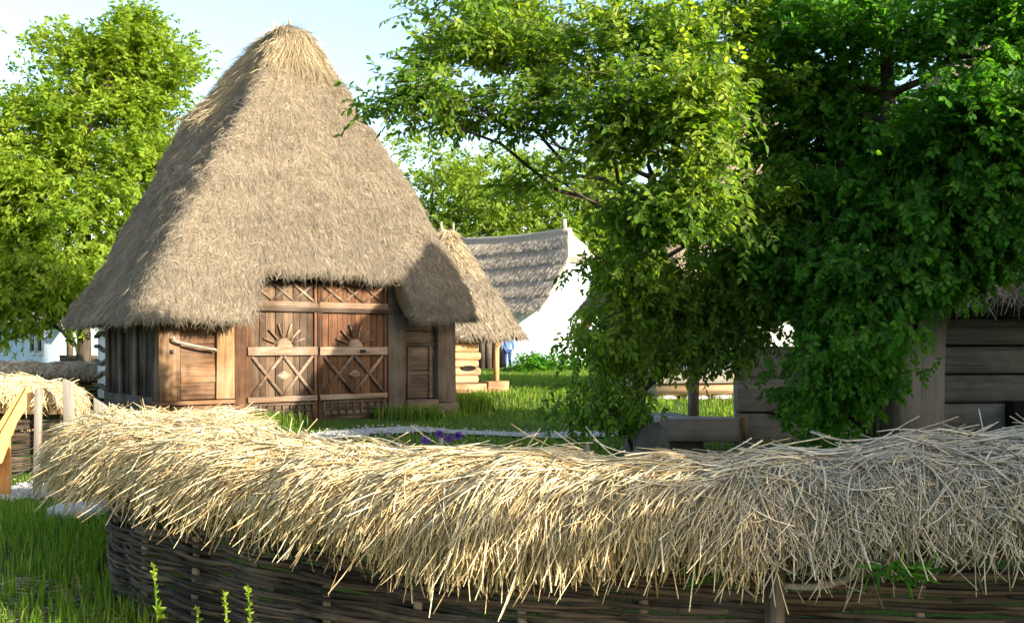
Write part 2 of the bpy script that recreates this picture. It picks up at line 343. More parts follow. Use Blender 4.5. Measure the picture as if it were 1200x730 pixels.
    sm.tubes(Pm, (swid*rng.uniform(0.6, 1.2, n))[:, None]*np.array([[1, 1, 0.5]]), 3, np.clip(rng.normal(0.42, 0.24, n), 0, 1), cap=False)
    tag(sm.build('thatch_straw', mats[1], roof), kind='stuff')
    if cap is not None:
        cnt, tmin, mat = cap; cm = MB(); js, is_ = [], []
        while len(js) < cnt:
            j = rng.integers(int(len(G)*0.6), len(G)-1, 4000); i = rng.integers(0, N, 4000)
            q = (G[j, i, 2]-zb)/(ztop+crown-zb); tm = tmin(A[i], B[i]); keep = (q > tm+rng.normal(0, 0.025, 4000)) & (rng.random(4000) < E[np.minimum(j, H-2), i]/E.max()*6)
            js += list(j[keep]); is_ += list(i[keep])
        j = np.array(js[:cnt]); i = np.array(is_[:cnt]); P0 = G[j, i]; nn = Nn[j, i]; dn = G[np.maximum(j-2, 0), i]-G[j, i]; dn /= np.linalg.norm(dn, axis=1, keepdims=True)+1e-9
        D = dn+rng.normal(0, 0.2, (cnt, 3)); L = rng.uniform(0.2, 0.5, (cnt, 1)); h = rng.uniform(0.0, 0.06, (cnt, 1))
        Pm = np.stack([P0+nn*h, P0+D*L*0.5+nn*(h+0.015), P0+D*L+nn*(h*0.6)], 1)
        cm.tubes(Pm, (swid*1.1*rng.uniform(0.6, 1.3, cnt))[:, None]*np.array([[1, 1, 0.5]]), 3, rng.random(cnt), cap=False)
        cm.build('ridge_cap', mat, roof)
    return roof, zb

# ---------------------------------------------------------------- the barn
BZ = R(38.0)
barn = thing('thatched_barn', 'tall thatched barn with carved double gate and steep pyramid roof', 'barn', (-6.67, 18.7, 0), BZ)
def ze_barn(A, B, u, v):
    z = np.full_like(u, 2.10)
    z = np.where(A > 0.9, 2.18, z)
    front = B < -0.5
    cut = sstep(1.50, 1.62, u)*(1-sstep(5.12, 5.26, u))
    z = z+np.where(front, cut*(0.97-0.05*np.sin((u-1.8)*1.9)**2), 0)+np.where(front, 0.10*sstep(5.4, 6.3, u), 0)
    return z+0.03*np.sin(u*5)+0.025*np.sin(v*6+1)
def bulge_barn(A, B, q):
    k = np.exp(-((q-0.72)/0.20)**2); w = np.clip((B+0.25)/1.1, 0, 1)*np.clip((-A+0.2)/1.0, 0, 1)
    k2 = np.exp(-((q-0.98)/0.14)**2)
    return -0.30*k*w+0.12*k2*np.sign(A)*np.abs(A)**3, 0.34*k*w+0.10*k2*np.sign(B)*np.abs(B)**3
roof, _ = hip_roof(barn, (-0.70, 7.05, -0.80, 4.2), (3.15, 3.70, 1.30, 3.0), ze_barn, 8.36, (M['roof'], M['roof_straw']), 0.38, 560, 84, 130000, 22000, bulge_barn, swid=0.0038, slen=(0.08,0.30), belly=(0.36, 0.20),
    cap=(11000, lambda a, b: np.where(b < -0.6, 0.87, np.where(a < -0.5, 0.72+0.13*(b < 0), 0.90)), M['fresh']))
MB().bar((3.42, 1.70, 8.45), (3.40, 1.66, 8.95), 0.06, 0.06).build('finial_stick', M['grey_v'], roof)
# fresh patch under the top: straw bundles tucked into the front slope
def part(mb, name, mat, par, label=None, **k):
    o = mb.build(name, mat, par, **k)
    if label: o['label'] = label
    return o
def boards(n_axis, lo, hi, n, gap=0.008, jit=0.004, depthjit=0.012):    # boards laid side by side along n_axis between lo and hi
    mb = MB(); e = np.sort(np.r_[0, 1, (np.arange(1, n)+rng.uniform(-0.18, 0.18, n-1))/n]) if n > 1 else np.array([0., 1.])
    for k in range(n):
        l, h = list(lo), list(hi); l[n_axis] = lerp(lo[n_axis], hi[n_axis], e[k])+gap/2; h[n_axis] = lerp(lo[n_axis], hi[n_axis], e[k+1])-gap/2
        j = rng.uniform(-depthjit, depthjit); thin = int(np.argmin([abs(hi[q]-lo[q]) if q != n_axis else 9 for q in range(3)])); l[thin] += j; h[thin] += j
        mb.box(l, h, jit=jit)
    return mb
# front: corner posts, sills, plank bay
part(MB().box((-0.06,-0.03,0.56),(0.35,0.22,2.42), jit=0.01), 'post', M['post'], barn, bevel=0.012)
part(MB().box((1.06,-0.04,0.56),(1.43,0.2,2.45), jit=0.01), 'post', M['post'], barn, bevel=0.012)
part(MB().box((-0.10,-0.05,0.46),(1.435,0.25,0.55), jit=0.006).box((0.12,-0.08,-0.05),(1.435,0.2,0.45), jit=0.012), 'sill_beam', M['plank_h'], barn, bevel=0.012)
part(MB().box((-0.14,-0.10,-0.1),(0.11,0.26,0.45), jit=0.012), 'corner_block', M['post'], barn, 'orange brown block of wood at the left corner', bevel=0.012)
pd = part(boards(2, (0.36,0.02,0.57),(1.04,0.07,2.30), 5), 'plank_door', M['plank_h'], barn, bevel=0.004)
hb = catmull([(0.17,-0.13,1.78),(0.22,-0.15,1.70),(0.55,-0.16,1.62),(0.80,-0.16,1.57),(0.99,-0.14,1.54),(1.0,-0.06,1.50)], 6)
part(MB().tubes(hb, 0.026, 7, 0.9), 'latch_bar', M['grey_v'], pd, 'pale crooked branch used as a latch bar', smooth=True)
part(MB().box((0.13,-0.06,1.46),(0.2,-0.028,1.54)), 'iron_plate', M['iron'], pd)
part(MB().box((-0.1,-0.04,2.31),(6.85,0.24,2.52), jit=0.01), 'wall_plate', M['dark_h'], barn, bevel=0.012)
# gate
part(MB().box((1.44,-0.02,-0.02),(1.66,0.2,2.98), jit=0.008), 'jamb', M['gate'], barn, bevel=0.012)
part(MB().box((4.97,-0.03,-0.02),(5.42,0.2,2.98), jit=0.008), 'jamb', M['dark_v'], barn, bevel=0.012)  # darker wood than the left jamb: the shade here is put into the colour
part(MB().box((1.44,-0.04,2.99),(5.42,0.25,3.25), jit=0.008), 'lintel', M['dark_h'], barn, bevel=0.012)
def xbar(mb, a, b, w, y0, t=0.03):
    mb.bar((a[0], y0, a[1]), (b[0], y0, b[1]), t, w, up=(0,1,0.001) if False else (0,0,1)) if False else None
    d = np.array([b[0]-a[0], b[1]-a[1]]); L = np.hypot(*d); d /= L; n = np.array([-d[1], d[0]])*w/2
    q = [np.array(a)-n, np.array(b)-n, np.array(b)+n, np.array(a)+n]
    v = [(p[0], y0-t, p[1]) for p in q]+[(p[0], y0, p[1]) for p in q]
    mb.add(v, [(0,1,2,3),(7,6,5,4),(1,0,4,5),(2,1,5,6),(3,2,6,7),(0,3,7,4)])
def gate_leaf(u0, u1, label, gm):
    leaf = part(boards(0, (u0+0.1,0.05,0.53),(u1-0.01,0.10,2.93), 8, 0.01, 0.002, 0.008), 'gate_leaf', gm, barn, label, bevel=0.004)
    part(MB().box((u0,0.0,0.0),(u0+0.11,0.09,2.93), jit=0.004).box((u1-0.075,0.0,0.0),(u1-0.012,0.049,2.93), jit=0.002), 'stile', M['gate'], leaf, bevel=0.006)
    for z, w in ((2.47,0.12),(1.50,0.17),(0.52,0.11)):
        part(MB().box((u0+0.03,-0.045,z-w/2),(u1-0.02,-0.002,z+w/2), jit=0.004), 'rail', M['gate_h'], leaf, bevel=0.006)
    uc = (u0+0.1+u1)/2; a, b = u0+0.12, u1-0.08
    lat = MB(); n = 3; wd = (b-a)/n
    for k in range(n):
        xbar(lat, (a+k*wd, 2.55), (a+(k+1)*wd, 2.90), 0.045, 0.046, 0.026); xbar(lat, (a+k*wd, 2.90), (a+(k+1)*wd, 2.55), 0.045, 0.044, 0.028)
    part(lat, 'lattice', M['gate_h'], leaf)
    for k in range(2):
        p, q = lerp(a, b, k/2)+0.02, lerp(a, b, (k+1)/2)-0.02; m = MB()
        xbar(m, (p, 0.60), (q, 1.40), 0.06, 0.046, 0.034); xbar(m, (p, 1.40), (q, 0.60), 0.06, 0.043, 0.038)
        part(m, 'cross_brace', M['gate_h'], leaf)
    dm = MB(); dm.add([(uc-0.16,0.03,1.0),(uc,0.03,0.90),(uc+0.16,0.03,1.0),(uc,0.03,1.10),(uc,-0.03,1.0)], [(0,1,4),(1,2,4),(2,3,4),(3,0,4)], 0.55)
    part(dm, 'diamond_carving', M['gate_h'], leaf)
    sm = MB(); ang = np.linspace(0, np.pi, 15); rr = 0.17
    v = [(uc+rr*math.cos(t), 0.046, 1.59+rr*math.sin(t)) for t in ang]+[(uc+rr*0.9*math.cos(t), -0.03, 1.59+rr*0.9*math.sin(t)) for t in ang]
    sm.add(v, [(i, i+1, 16+i, 15+i) for i in range(14)]+[tuple(range(15, 30))], 0.9)
    for t in (20, 45, 72, 106, 134, 160):
        c, s = math.cos(R(t)), math.sin(R(t)); xbar(sm, (uc+0.21*c, 1.60+0.21*s), (uc+0.48*c, 1.60+0.48*s), 0.036, 0.046, 0.05)
    part(sm, 'sun_carving', M['gate_h'], leaf)
    lp = boards(2, (u0+0.12,0.03,0.02),(u1-0.08,0.09,0.46), 2, 0.006, 0.002, 0.003)
    n = 8
    for k in range(n+1): x = lerp(u0+0.14, u1-0.10, k/n); lp.box((x-0.02,-0.012,0.12),(x+0.02,0.028,0.42), jit=0.003)
    for z in (0.14, 0.27, 0.40): lp.box((u0+0.14,-0.006,z-0.016),(u1-0.10,0.026,z+0.016), jit=0.002)
    part(lp, 'carved_panel', M['dark_h'], leaf)
    lp2 = MB().box((u0,-0.02,-0.13),(u1-0.012,0.1,0.0), jit=0.004); part(lp2, 'bottom_rail', M['dark_h'], leaf, bevel=0.006)
    return leaf
gate_leaf(1.67, 3.26, 'greyish brown left gate leaf', M['gate_grey']); gl = gate_leaf(3.27, 4.96, 'redder right gate leaf', M['gate'])
part(MB().box((4.25,-0.09,1.47),(4.37,-0.047,1.53)), 'bolt', M['iron'], gl)
# right bay
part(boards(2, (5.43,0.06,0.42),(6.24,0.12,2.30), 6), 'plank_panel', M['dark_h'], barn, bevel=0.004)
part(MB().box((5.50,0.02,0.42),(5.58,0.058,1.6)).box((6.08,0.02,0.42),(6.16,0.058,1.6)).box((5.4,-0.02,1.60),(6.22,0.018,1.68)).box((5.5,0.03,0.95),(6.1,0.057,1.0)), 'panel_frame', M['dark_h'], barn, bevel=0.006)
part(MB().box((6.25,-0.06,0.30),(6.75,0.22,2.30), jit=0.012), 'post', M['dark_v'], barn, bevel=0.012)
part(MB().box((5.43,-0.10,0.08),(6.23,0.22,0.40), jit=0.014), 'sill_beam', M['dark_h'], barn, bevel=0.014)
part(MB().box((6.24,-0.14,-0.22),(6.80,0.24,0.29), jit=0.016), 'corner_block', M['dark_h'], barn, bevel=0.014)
for (u, w, h) in ((5.05,0.26,0.10),(5.55,0.25,0.13),(6.0,0.22,0.12)):
    part(rock(MB(), (u,-0.0,-0.03), (w,0.25,h)), 'foundation_stone', M['stone'], barn, smooth=True)
# side wall, back wall
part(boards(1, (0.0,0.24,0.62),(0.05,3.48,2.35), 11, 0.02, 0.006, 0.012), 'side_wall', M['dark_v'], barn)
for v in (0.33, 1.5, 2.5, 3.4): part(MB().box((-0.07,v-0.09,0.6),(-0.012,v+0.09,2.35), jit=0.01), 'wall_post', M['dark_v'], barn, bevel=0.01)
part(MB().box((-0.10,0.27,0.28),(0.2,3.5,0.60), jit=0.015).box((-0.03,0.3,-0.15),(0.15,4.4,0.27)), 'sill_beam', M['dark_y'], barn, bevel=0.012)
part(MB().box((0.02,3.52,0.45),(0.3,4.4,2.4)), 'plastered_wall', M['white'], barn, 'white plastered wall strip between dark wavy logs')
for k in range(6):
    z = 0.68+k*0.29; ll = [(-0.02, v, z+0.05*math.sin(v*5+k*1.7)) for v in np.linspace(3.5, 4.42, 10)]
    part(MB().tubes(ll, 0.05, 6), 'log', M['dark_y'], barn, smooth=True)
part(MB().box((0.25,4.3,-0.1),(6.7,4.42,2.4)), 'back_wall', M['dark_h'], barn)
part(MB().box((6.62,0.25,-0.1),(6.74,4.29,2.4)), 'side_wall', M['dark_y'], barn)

# ---------------------------------------------------------------- small open shed behind the barn
shed = thing('thatched_shed', 'small open thatched shed standing behind the barn, with pale posts', 'shed', (-2.3, 28.2, 0.25), BZ)
rs, _ = hip_roof(shed, (-2.0, 1.95, -1.9, 1.9), (0.25, 0.80, -0.20, 0.15), lambda A, B, u, v: 1.62+0.03*np.sin(u*6), 4.38, (M['roof'], M['roof_straw']), 0.25, 240, 46, 18000, 7000, None, 0.08, 0.3, (0.16,0.4), 0.008,
    cap=(2600, lambda a, b: np.where(b < -0.6, 0.62, 0.72), M['fresh']))
for u in (0.30, 0.72): MB().bar((u, -0.05, 4.3), (u-0.04, -0.09, 4.92), 0.06, 0.06).build('finial_stick', M['grey_v'], rs)
part(MB().tubes([[(1.22,-1.45,0.36),(1.22,-1.45,1.0),(1.23,-1.44,1.62)]], 0.085, 8), 'post', M['tan_v'], shed, smooth=True)
part(MB().tubes([[(-1.42,-1.45,0.36),(-1.42,-1.45,1.0),(-1.43,-1.44,1.62)]], 0.085, 8), 'post', M['tan_v'], shed, smooth=True)
part(MB().bar((1.22,-1.45,1.25),(1.5,-1.45,1.60),0.09,0.09), 'brace', M['tan_h'], shed)
part(MB().tubes([[(-1.7,-1.46,1.66),(0,-1.47,1.69),(1.85,-1.45,1.66)]], 0.085, 8), 'beam', M['tan_h'], shed, smooth=True)
for u in (-0.9, 0.1, 1.1, 1.7): part(MB().tubes([[(u,-1.86,1.60),(u,-1.2,1.84)]], 0.055, 6), 'rafter', M['tan_h'], shed)
part(MB().box((0.8,-1.65,0.0),(1.52,-1.28,0.36), jit=0.015).box((-1.6,-1.6,0.05),(0.88,-1.3,0.3), jit=0.012), 'sill_beam', M['tan_h'], shed, bevel=0.02)
lw = MB()
for k in range(6):
    z = 0.40+k*0.22; lw.tubes([[(-1.5,-1.1,z),(-0.3,-1.1,z+0.01),(0.78+0.08*(k % 2),-1.1,z)]], 0.115, 8)
lw = part(lw, 'log_wall', M['tan_h'], shed, smooth=True)
e = np.linspace(0, 2*np.pi, 20, endpoint=False)
part(MB().add([(0.42+0.24*math.cos(t), -1.245, 0.72+0.075*math.sin(t)) for t in e]+[(0.42+0.24*math.cos(t), -1.17, 0.72+0.075*math.sin(t)) for t in e],
     [tuple(range(20))]+[(i, (i+1) % 20, 20+(i+1) % 20, 20+i) for i in range(20)]), 'wall_slot', M['hole'], lw)
part(MB().tubes([[(0.7,-1.1,0.35),(0.7,1.2,0.35)]], 0.11, 8).tubes([[(0.7,-1.1,0.8),(0.7,1.2,0.8)]], 0.11, 8).tubes([[(0.7,-1.1,1.25),(0.7,1.2,1.25)]], 0.11, 8), 'side_logs', M['dark_y'], shed, smooth=True)

# ---------------------------------------------------------------- gabled houses in the background
def gable_house(name, label, loc, rz, W, L, hw, hr, wallm, roofm, over=0.5, bands=5, hip=0.42, nst=9000, thick=0.32):
    h = thing(name, label, 'house', loc, rz)          # local x across the gable (0..W), y along the ridge (0..L), gable at y=0
    s = MB(); hz0 = lerp(hr, hw, hip)+0.25; xw = W/2*(hr-hz0)/(hr-hw)
    s.add([(0,0,-0.6),(W,0,-0.6),(W,0,hw),(W/2+xw,0,hz0),(W/2-xw,0,hz0),(0,0,hw),(0,L,-0.6),(W,L,-0.6),(W,L,hw),(W/2+xw,L,hz0),(W/2-xw,L,hz0),(0,L,hw)],
          [(0,1,2,3,4,5),(11,10,9,8,7,6),(0,5,11,6),(1,7,8,2)], 0.3)
    wall = part(s, 'wall', wallm, h)
    rm = MB(); sl = (hr-hw)/(W/2); hz = lerp(hr, hw, hip)
    def side(sgn):
        n = 26; m = 40; Gr = []
        for j in range(m):
            t = j/(m-1); r = []
            step = (t*bands) % 1 if bands else 0
            for i in range(n):
                w = i/(n-1)
                z = lerp(hw-over*sl, hr, t); x = W/2+sgn*(W/2+over)*(1-t)
                y0 = -over+max(0, (z-hz))*0.62; y1 = L+over-max(0, (z-hz))*0.62
                lift = thick+(-0.13*step if bands else 0)+0.025*mnoise.noise(Vector((x*1.3, y0+w*9, z*2)))
                sag = -0.12*math.sin(math.pi*w)*t
                r.append((x+sgn*lift*sl/math.hypot(1, sl)*0.9, lerp(y0, y1, w), z+lift/math.hypot(1, sl)+sag))
            Gr.append(r)
        return np.array(Gr)
    a, b = side(-1), side(1)
    for Gr, flip in ((a, False), (b, True)):
        ix = np.arange(Gr.shape[0]*Gr.shape[1]).reshape(Gr.shape[:2]); q = np.stack([ix[:-1,:-1], ix[:-1,1:], ix[1:,1:], ix[1:,:-1]], -1).reshape(-1, 4)
        rm.add(Gr.reshape(-1, 3), q[:, ::-1] if flip else q, 0.5)
        inner = np.array([Gr[0], Gr[0]+np.array([(0.32 if not flip else -0.32), 0, -0.05])]); # cut edge at the eaves
        top = np.array([Gr[0]+np.array([(0.32 if not flip else -0.32), 0, -0.05]), Gr[0]+np.array([((W/2+over)*0.55 if not flip else -(W/2+over)*0.55), 0, (hr-hw)*0.5])])
        for pr in (inner, top):
            ix = np.arange(pr.shape[0]*pr.shape[1]).reshape(pr.shape[:2]); q = np.stack([ix[:-1,:-1], ix[:-1,1:], ix[1:,1:], ix[1:,:-1]], -1).reshape(-1, 4); rm.add(pr.reshape(-1, 3), q, 0.5)
        for e_ in (0, -1):                              # verge thickness
            out_ = Gr[:, e_]; inn_ = out_+np.array([0.16 if not flip else -0.16, 0, -thick]); v = np.concatenate([out_, inn_]); m = len(out_)
            rm.add(v, [(i, i+1, m+i+1, m+i) for i in range(m-1)], 0.5)
    for e_ in (0, -1):                                  # half hip at each end
        k = next(i for i in range(40) if a[i, 0, 2] > hz+thick/math.hypot(1, sl))
        m = 40-k; v = np.concatenate([a[k:, e_], b[k:, e_]]); rm.add(v, [(i, i+1, m+i+1, m+i) for i in range(m-1)], 0.5)
        lo = np.array([a[k, e_], b[k, e_]]); v = np.concatenate([lo, lo+np.array([0, 0.25 if e_ == 0 else -0.25, -0.25])]); rm.add(v, [(0,1,3,2)], 0.5)
    roof = part(rm, 'roof', roofm[0], h, smooth=False)
    st = MB()
    for Gr, sgn in ((a, -1), (b, 1)):
        n = nst//2; j = rng.integers(0, 38, n); i = rng.integers(0, 24, n); p = Gr[j, i]+(Gr[j, i+1]-Gr[j, i])*rng.random((n, 1))+(Gr[j+1, i]-Gr[j, i])*rng.random((n, 1))
        dn = Gr[j, i]-Gr[j+1, i]; dn /= np.linalg.norm(dn, axis=1, keepdims=True)+1e-9; D = dn+rng.normal(0, 0.12, (n, 3)); L_ = rng.uniform(0.15, 0.4, (n, 1))
        up = np.array([sgn*0.8, 0, 0.6]); st.tubes(np.stack([p+up*0.0, p+D*L_*0.5+up*0.015, p+D*L_+up*0.01], 1), 0.009, 3, rng.random(n), cap=False)
    tag(st.build('thatch_straw', roofm[1], roof), kind='stuff')
    cp = MB().tubes([[(W/2, lerp(a[-1,0,1], a[-1,-1,1], t), a[-1, int(t*25), 2]+0.03) for t in np.linspace(0, 1, 18)]], 0.17, 8); part(cp, 'ridge_cap', roofm[1], roof, smooth=True)
    return h, wall, roof
RT = (M['reed_base'], M['reed'])
wh, wwall, wroof = gable_house('white_house', 'white limewashed house with grey layered thatch beyond the shed', (at(634,47), 47, 0.62), BZ+R(12), 5.8, 8.2, 3.0, 6.5, M['shade_tinted_white'], RT, nst=14000)
part(MB().box((3.4,-0.06,1.9),(4.1,0.02,3.2)), 'window', M['orange'], wwall)
part(MB().box((2.8,0.7,6.7),(3.0,0.9,7.35)), 'chimney_post', M['grey_v'], wroof)
bh, bwall, _ = gable_house('farmhouse', 'white house tinted blue for shade with a small two pane window behind the left tree', (at(84,40.5), 40.5, 0.35), R(45), 5.0, 9.0, 2.6, 5.3, M['shade_tinted_white'], RT, nst=3000)
# its long wall faces the camera: local x = 0 side
for y0 in (3.2, 4.1): 
    w = part(MB().box((-0.05,y0,1.0),(0.02,y0+0.5,1.95)), 'window', M['glass'], bwall)
    part(MB().box((-0.07,y0-0.1,0.9),(0.01,y0-0.005,2.05)).box((-0.07,y0+0.505,0.9),(0.01,y0+0.6,2.05)).box((-0.08,y0-0.1,0.80),(0.01,y0+0.6,0.895)), 'frame', M['white'], w)
# low cottage seen under the porch
lc = thing('hipped_cottage', 'white cottage on a stone base with a tall brown hipped thatch behind the trees', 'house', (at(765,27), 27, 0.62), R(8))
lwall = part(MB().box((0,0,-0.6),(8.2,6.0,2.2)), 'wall', M['white'], lc)
hip_roof(lc, (-0.9, 9.0, -0.9, 6.9), (3.6, 4.8, 2.6, 3.4), lambda A, B, u, v: 2.05+0.04*np.sin(u*4), 7.9, (M['roof'], M['roof_straw']), 0.35, 300, 50, 16000, 5000, None, 0.1, 0.25, (0.16,0.45), 0.009)
part(MB().box((-0.3,-1.1,0.0),(6.9,-0.35,0.28), jit=0.02), 'bench_beam', M['grey_h'], lwall, bevel=0.02)
part(MB().tubes([[(-0.2,-0.9,-0.2),(3,-0.9,-0.18),(6.8,-0.9,-0.2)]], 0.16, 9, 0.9), 'foundation_log', M['tan_h'], lwall, smooth=True)
for k in range(9): part(rock(MB(), (0.1+k*0.78,-0.8,-0.55), (0.36,0.3,0.24)), 'foundation_stone', M['stone'], lwall, smooth=True)
# dark plank wall behind the walker
dw = boards(0, (0,0,0), (4.2,0.06,2.2), 14, 0.015, 0.006, 0.01); o = dw.build('plank_fence', M['dark_v']); o.location = (at(520,49), 48.5, gz(-2,48)-0.05)
tag(o, 'dark upright plank fence behind the walking person', 'fence')
dw = boards(2, (0,0,0), (2.9,0.06,1.1), 5, 0.02, 0.006, 0.01); o = dw.build('board_fence', M['dark_h']); o.location = (at(70,33), 33, gz(-14,33)-0.1)
tag(o, 'low dark board fence below the sunlit end of the pale house', 'fence')
dp = MB().box((0,0,0),(0.16,0.16,2.3), jit=0.01).build('gate_post', M['dark_v']); dp.location = (at(78,33.4), 33.4, 0.1); tag(dp, 'dark upright post at the corner of the white house behind the left tree', 'post')

# ---------------------------------------------------------------- straw-topped wattle fences
class Fence:
    def __init__(s, pts, crest, Rw):
        c = catmull(pts, 40); d = np.r_[0, np.cumsum(np.linalg.norm(np.diff(c, axis=0), axis=1))]; s.len = d[-1]
        s.t = np.linspace(0, s.len, 700); s.c = np.stack([np.interp(s.t, d, c[:, 0]), np.interp(s.t, d, c[:, 1])], 1)
        q = np.interp(s.t, d, np.linspace(0, len(pts)-1, len(c))); s.z = np.interp(q, np.arange(len(pts)), crest); s.R = np.interp(q, np.arange(len(pts)), Rw)
        T = np.gradient(s.c, axis=0); T /= np.linalg.norm(T, axis=1, keepdims=True); s.T = T; s.N = np.stack([T[:, 1], -T[:, 0]], 1)
    def smp(s, q, arr):
        q = np.clip(q, 0, s.len); return np.stack([np.interp(q, s.t, arr[:, k]) for k in range(arr.shape[1])], -1) if arr.ndim == 2 else np.interp(q, s.t, arr)
    def surf(s, q, a, off):
        over = np.where(q < 0, q, np.where(q > s.len, q-s.len, 0)); c = s.smp(q, s.c)+s.smp(q, s.T)*over[..., None]
        Nf = s.smp(q, s.N); Rr = s.smp(q, s.R); z = s.smp(q, s.z)
        lump = 0.010*np.sin(q*3.1+1)+0.010*np.sin(q*7.3)+0.014*np.sin(q*13+a*5)
        ang = np.clip(a/Rr, -np.pi/2, np.pi/2); h = (Rr+lump+off)*np.sin(ang); v = (0.72*Rr+lump+off)*np.cos(ang)-0.72*Rr; ex = np.maximum(np.abs(a)-Rr*np.pi/2, 0)
        p = c+Nf*h[..., None]; return np.concatenate([p, (z+v-ex)[..., None]], -1)
def straw_set(mb, fc, n, a_rng, L_rng, slant, curl, rad, srange=None, lift=0.03, layer=0.05, rmean=0.55, long_mid=True):
    k = 6; s0 = rng.uniform(*(srange or (0, fc.len)), n); a0 = rng.uniform(*a_rng, n); L = rng.uniform(*L_rng, n)*(0.76+0.16*np.exp(-((fc.smp(s0, fc.c)[:, 0]+0.12)/0.5)**2)+0.05*np.sin(s0*4.3)) if long_mid else rng.uniform(*L_rng, n)
    sl = slant(s0, n); cu = rng.normal(0, 1, n)*curl; t = np.linspace(0, 1, k)
    ph = sl[:, None]+cu[:, None]*(t[None]-0.3)
    ds = np.cumsum(np.sin(ph), 1)*L[:, None]/(k-1); da = np.cumsum(np.cos(ph), 1)*L[:, None]/(k-1)
    sg = np.where(a0 < -0.12, -1, 1)[:, None]; lay = rng.random(n)[:, None]*layer
    off = lay+lift*rng.normal(0.35, 0.8, n)[:, None]*t[None]**2+0.012*np.sin(t[None]*np.pi)
    P = fc.surf(s0[:, None]+ds, a0[:, None]+sg*da, off)
    r = rad*np.clip(rng.lognormal(-0.1, 0.35, n), 0.4, 1.7)[:, None]*np.linspace(1, 0.7, k)[None]
    mb.tubes(P, r, 4, np.clip(rng.normal(rmean, 0.29, n), 0, 1), cap=True)
def fence_thing(label, fc, cols, n_front, rad, drop, split=None, lean=-0.5, stake_step=0.55, extra=None, rows_top=0.36, group=None):
    f = thing('wattle_fence', label, 'fence', (float(fc.c[350,0]), float(fc.c[350,1]), 0), 0, group)
    inv = np.array([f.location.x, f.location.y, 0])
    def fin(mb, name, mat, smooth=False, par=f):
        mb.v = [v-inv for v in mb.v]; return mb.build(name, mat, par, smooth=smooth)
    q = np.linspace(0, fc.len, 220); al = np.linspace(-1, 1, 25)
    Rr = fc.smp(q, fc.R); A = al[None]*(Rr*np.pi/2+drop*0.42)[:, None]; G = fc.surf(np.broadcast_to(q[:, None], A.shape), A, np.full(A.shape, -0.045))
    ix = np.arange(A.size).reshape(A.shape); fq = np.stack([ix[:-1,:-1], ix[:-1,1:], ix[1:,1:], ix[1:,:-1]], -1).reshape(-1, 4)
    core = MB().add(G.reshape(-1, 3), fq, 0.5); core.f.append(ix[0][None]); core.f.append(ix[-1][::-1][None])
    cap = fin(core, 'thatch_cap', M['cap_base'], True)
    segs = [(0, fc.len, cols[0], lean, 0.05, 0.42)] if split is None else [(0, split+0.10, cols[0], lean, 0.06, 0.32), (split-0.10, fc.len, cols[1], 0.12, 0.85, 0.42)]
    for (s0, s1, mat, ln, curl, sd) in segs:
        n = int(n_front*(s1-s0)/fc.len); mb = MB(); sr = (s0, s1); D = drop
        fall = lambda s, k: ln*(0.75+0.5*np.sin(s*1.7))+rng.normal(0, sd, k)
        straw_set(mb, fc, int(n*0.30), (0.16, 0.36), (0.18, 0.36), fall, curl, rad, sr, 0.05, 0.03, 0.42)
        straw_set(mb, fc, int(n*0.30), (0.0, 0.26), (0.24, 0.46), fall, curl, rad, sr, 0.05, 0.06, 0.52)
        straw_set(mb, fc, int(n*0.22), (-0.16, 0.12), (0.30, 0.60), lambda s, k: ln*1.3+rng.normal(0, sd*1.6, k), curl, rad, sr, 0.03, 0.075, 0.6)
        straw_set(mb, fc, int(n*0.10), (-0.30, 0.2), (0.25, 0.55), lambda s, k: rng.choice([-1, 1], k)*rng.normal(1.35, 0.35, k), curl, rad, sr, 0.05, 0.085, 0.62)
        straw_set(mb, fc, int(n*0.05), (0.32, 0.46), (0.16, 0.36), lambda s, k: 0.4*ln+rng.normal(0, 0.3, k), curl, rad, sr, 0.10, 0.05, 0.5)
        straw_set(mb, fc, int(n*0.20), (-0.55, -0.13), (0.3, 0.6), fall, curl, rad, sr, 0.04, 0.06, 0.5)
        k = int(n*0.005); s_ = rng.uniform(s0, s1, k); a_ = rng.uniform(-0.25, 0.05, k); p0 = fc.surf(s_, a_, np.full(k, 0.0))
        d = np.stack([rng.normal(0, 0.8, k), rng.normal(0, 0.45, k), np.abs(rng.normal(0.12, 0.18, k))], -1); d /= np.linalg.norm(d, axis=1, keepdims=True); L = rng.uniform(0.12, 0.3, (k, 1))
        mb.tubes(np.stack([p0, p0+d*L*0.5, p0+d*L+np.array([0, 0, -0.02])], 1), rad*0.9, 4, rng.random(k))
        tag(fin(mb, 'straw', mat, par=cap), kind='stuff')
    # woven rods
    mb = MB(); zt = fc.smp(np.linspace(0, fc.len, 10), fc.z).min()-0.30; z = 0.02; row = 0
    while z < zt+0.1:
        s = rng.uniform(-1.5, 0)
        while s < fc.len:
            L = rng.uniform(1.6, 3.2); q = np.linspace(max(s, 0), min(s+L, fc.len), 26)
            if q[-1]-q[0] > 0.3:
                c = fc.smp(q, fc.c); Nf = fc.smp(q, fc.N); wv = 0.036*np.sin(q*np.pi/stake_step+np.pi*row)+rng.normal(0, 0.008)
                zz = z+0.012*np.sin(q*2.1+row)+rng.normal(0, 0.008)+np.cumsum(rng.normal(0, 0.0025, 26)); r0 = rng.uniform(0.008, 0.016)
                mb.tubes(np.concatenate([c+Nf*wv[:, None], zz[:, None]], 1)[None], (np.linspace(1.15, 0.6, 26)*r0)[None], 6, None)
            s += L*0.85
        z += rng.uniform(0.010, 0.015); row += 1
    fin(mb, 'woven_rods', M['wattle'], True)
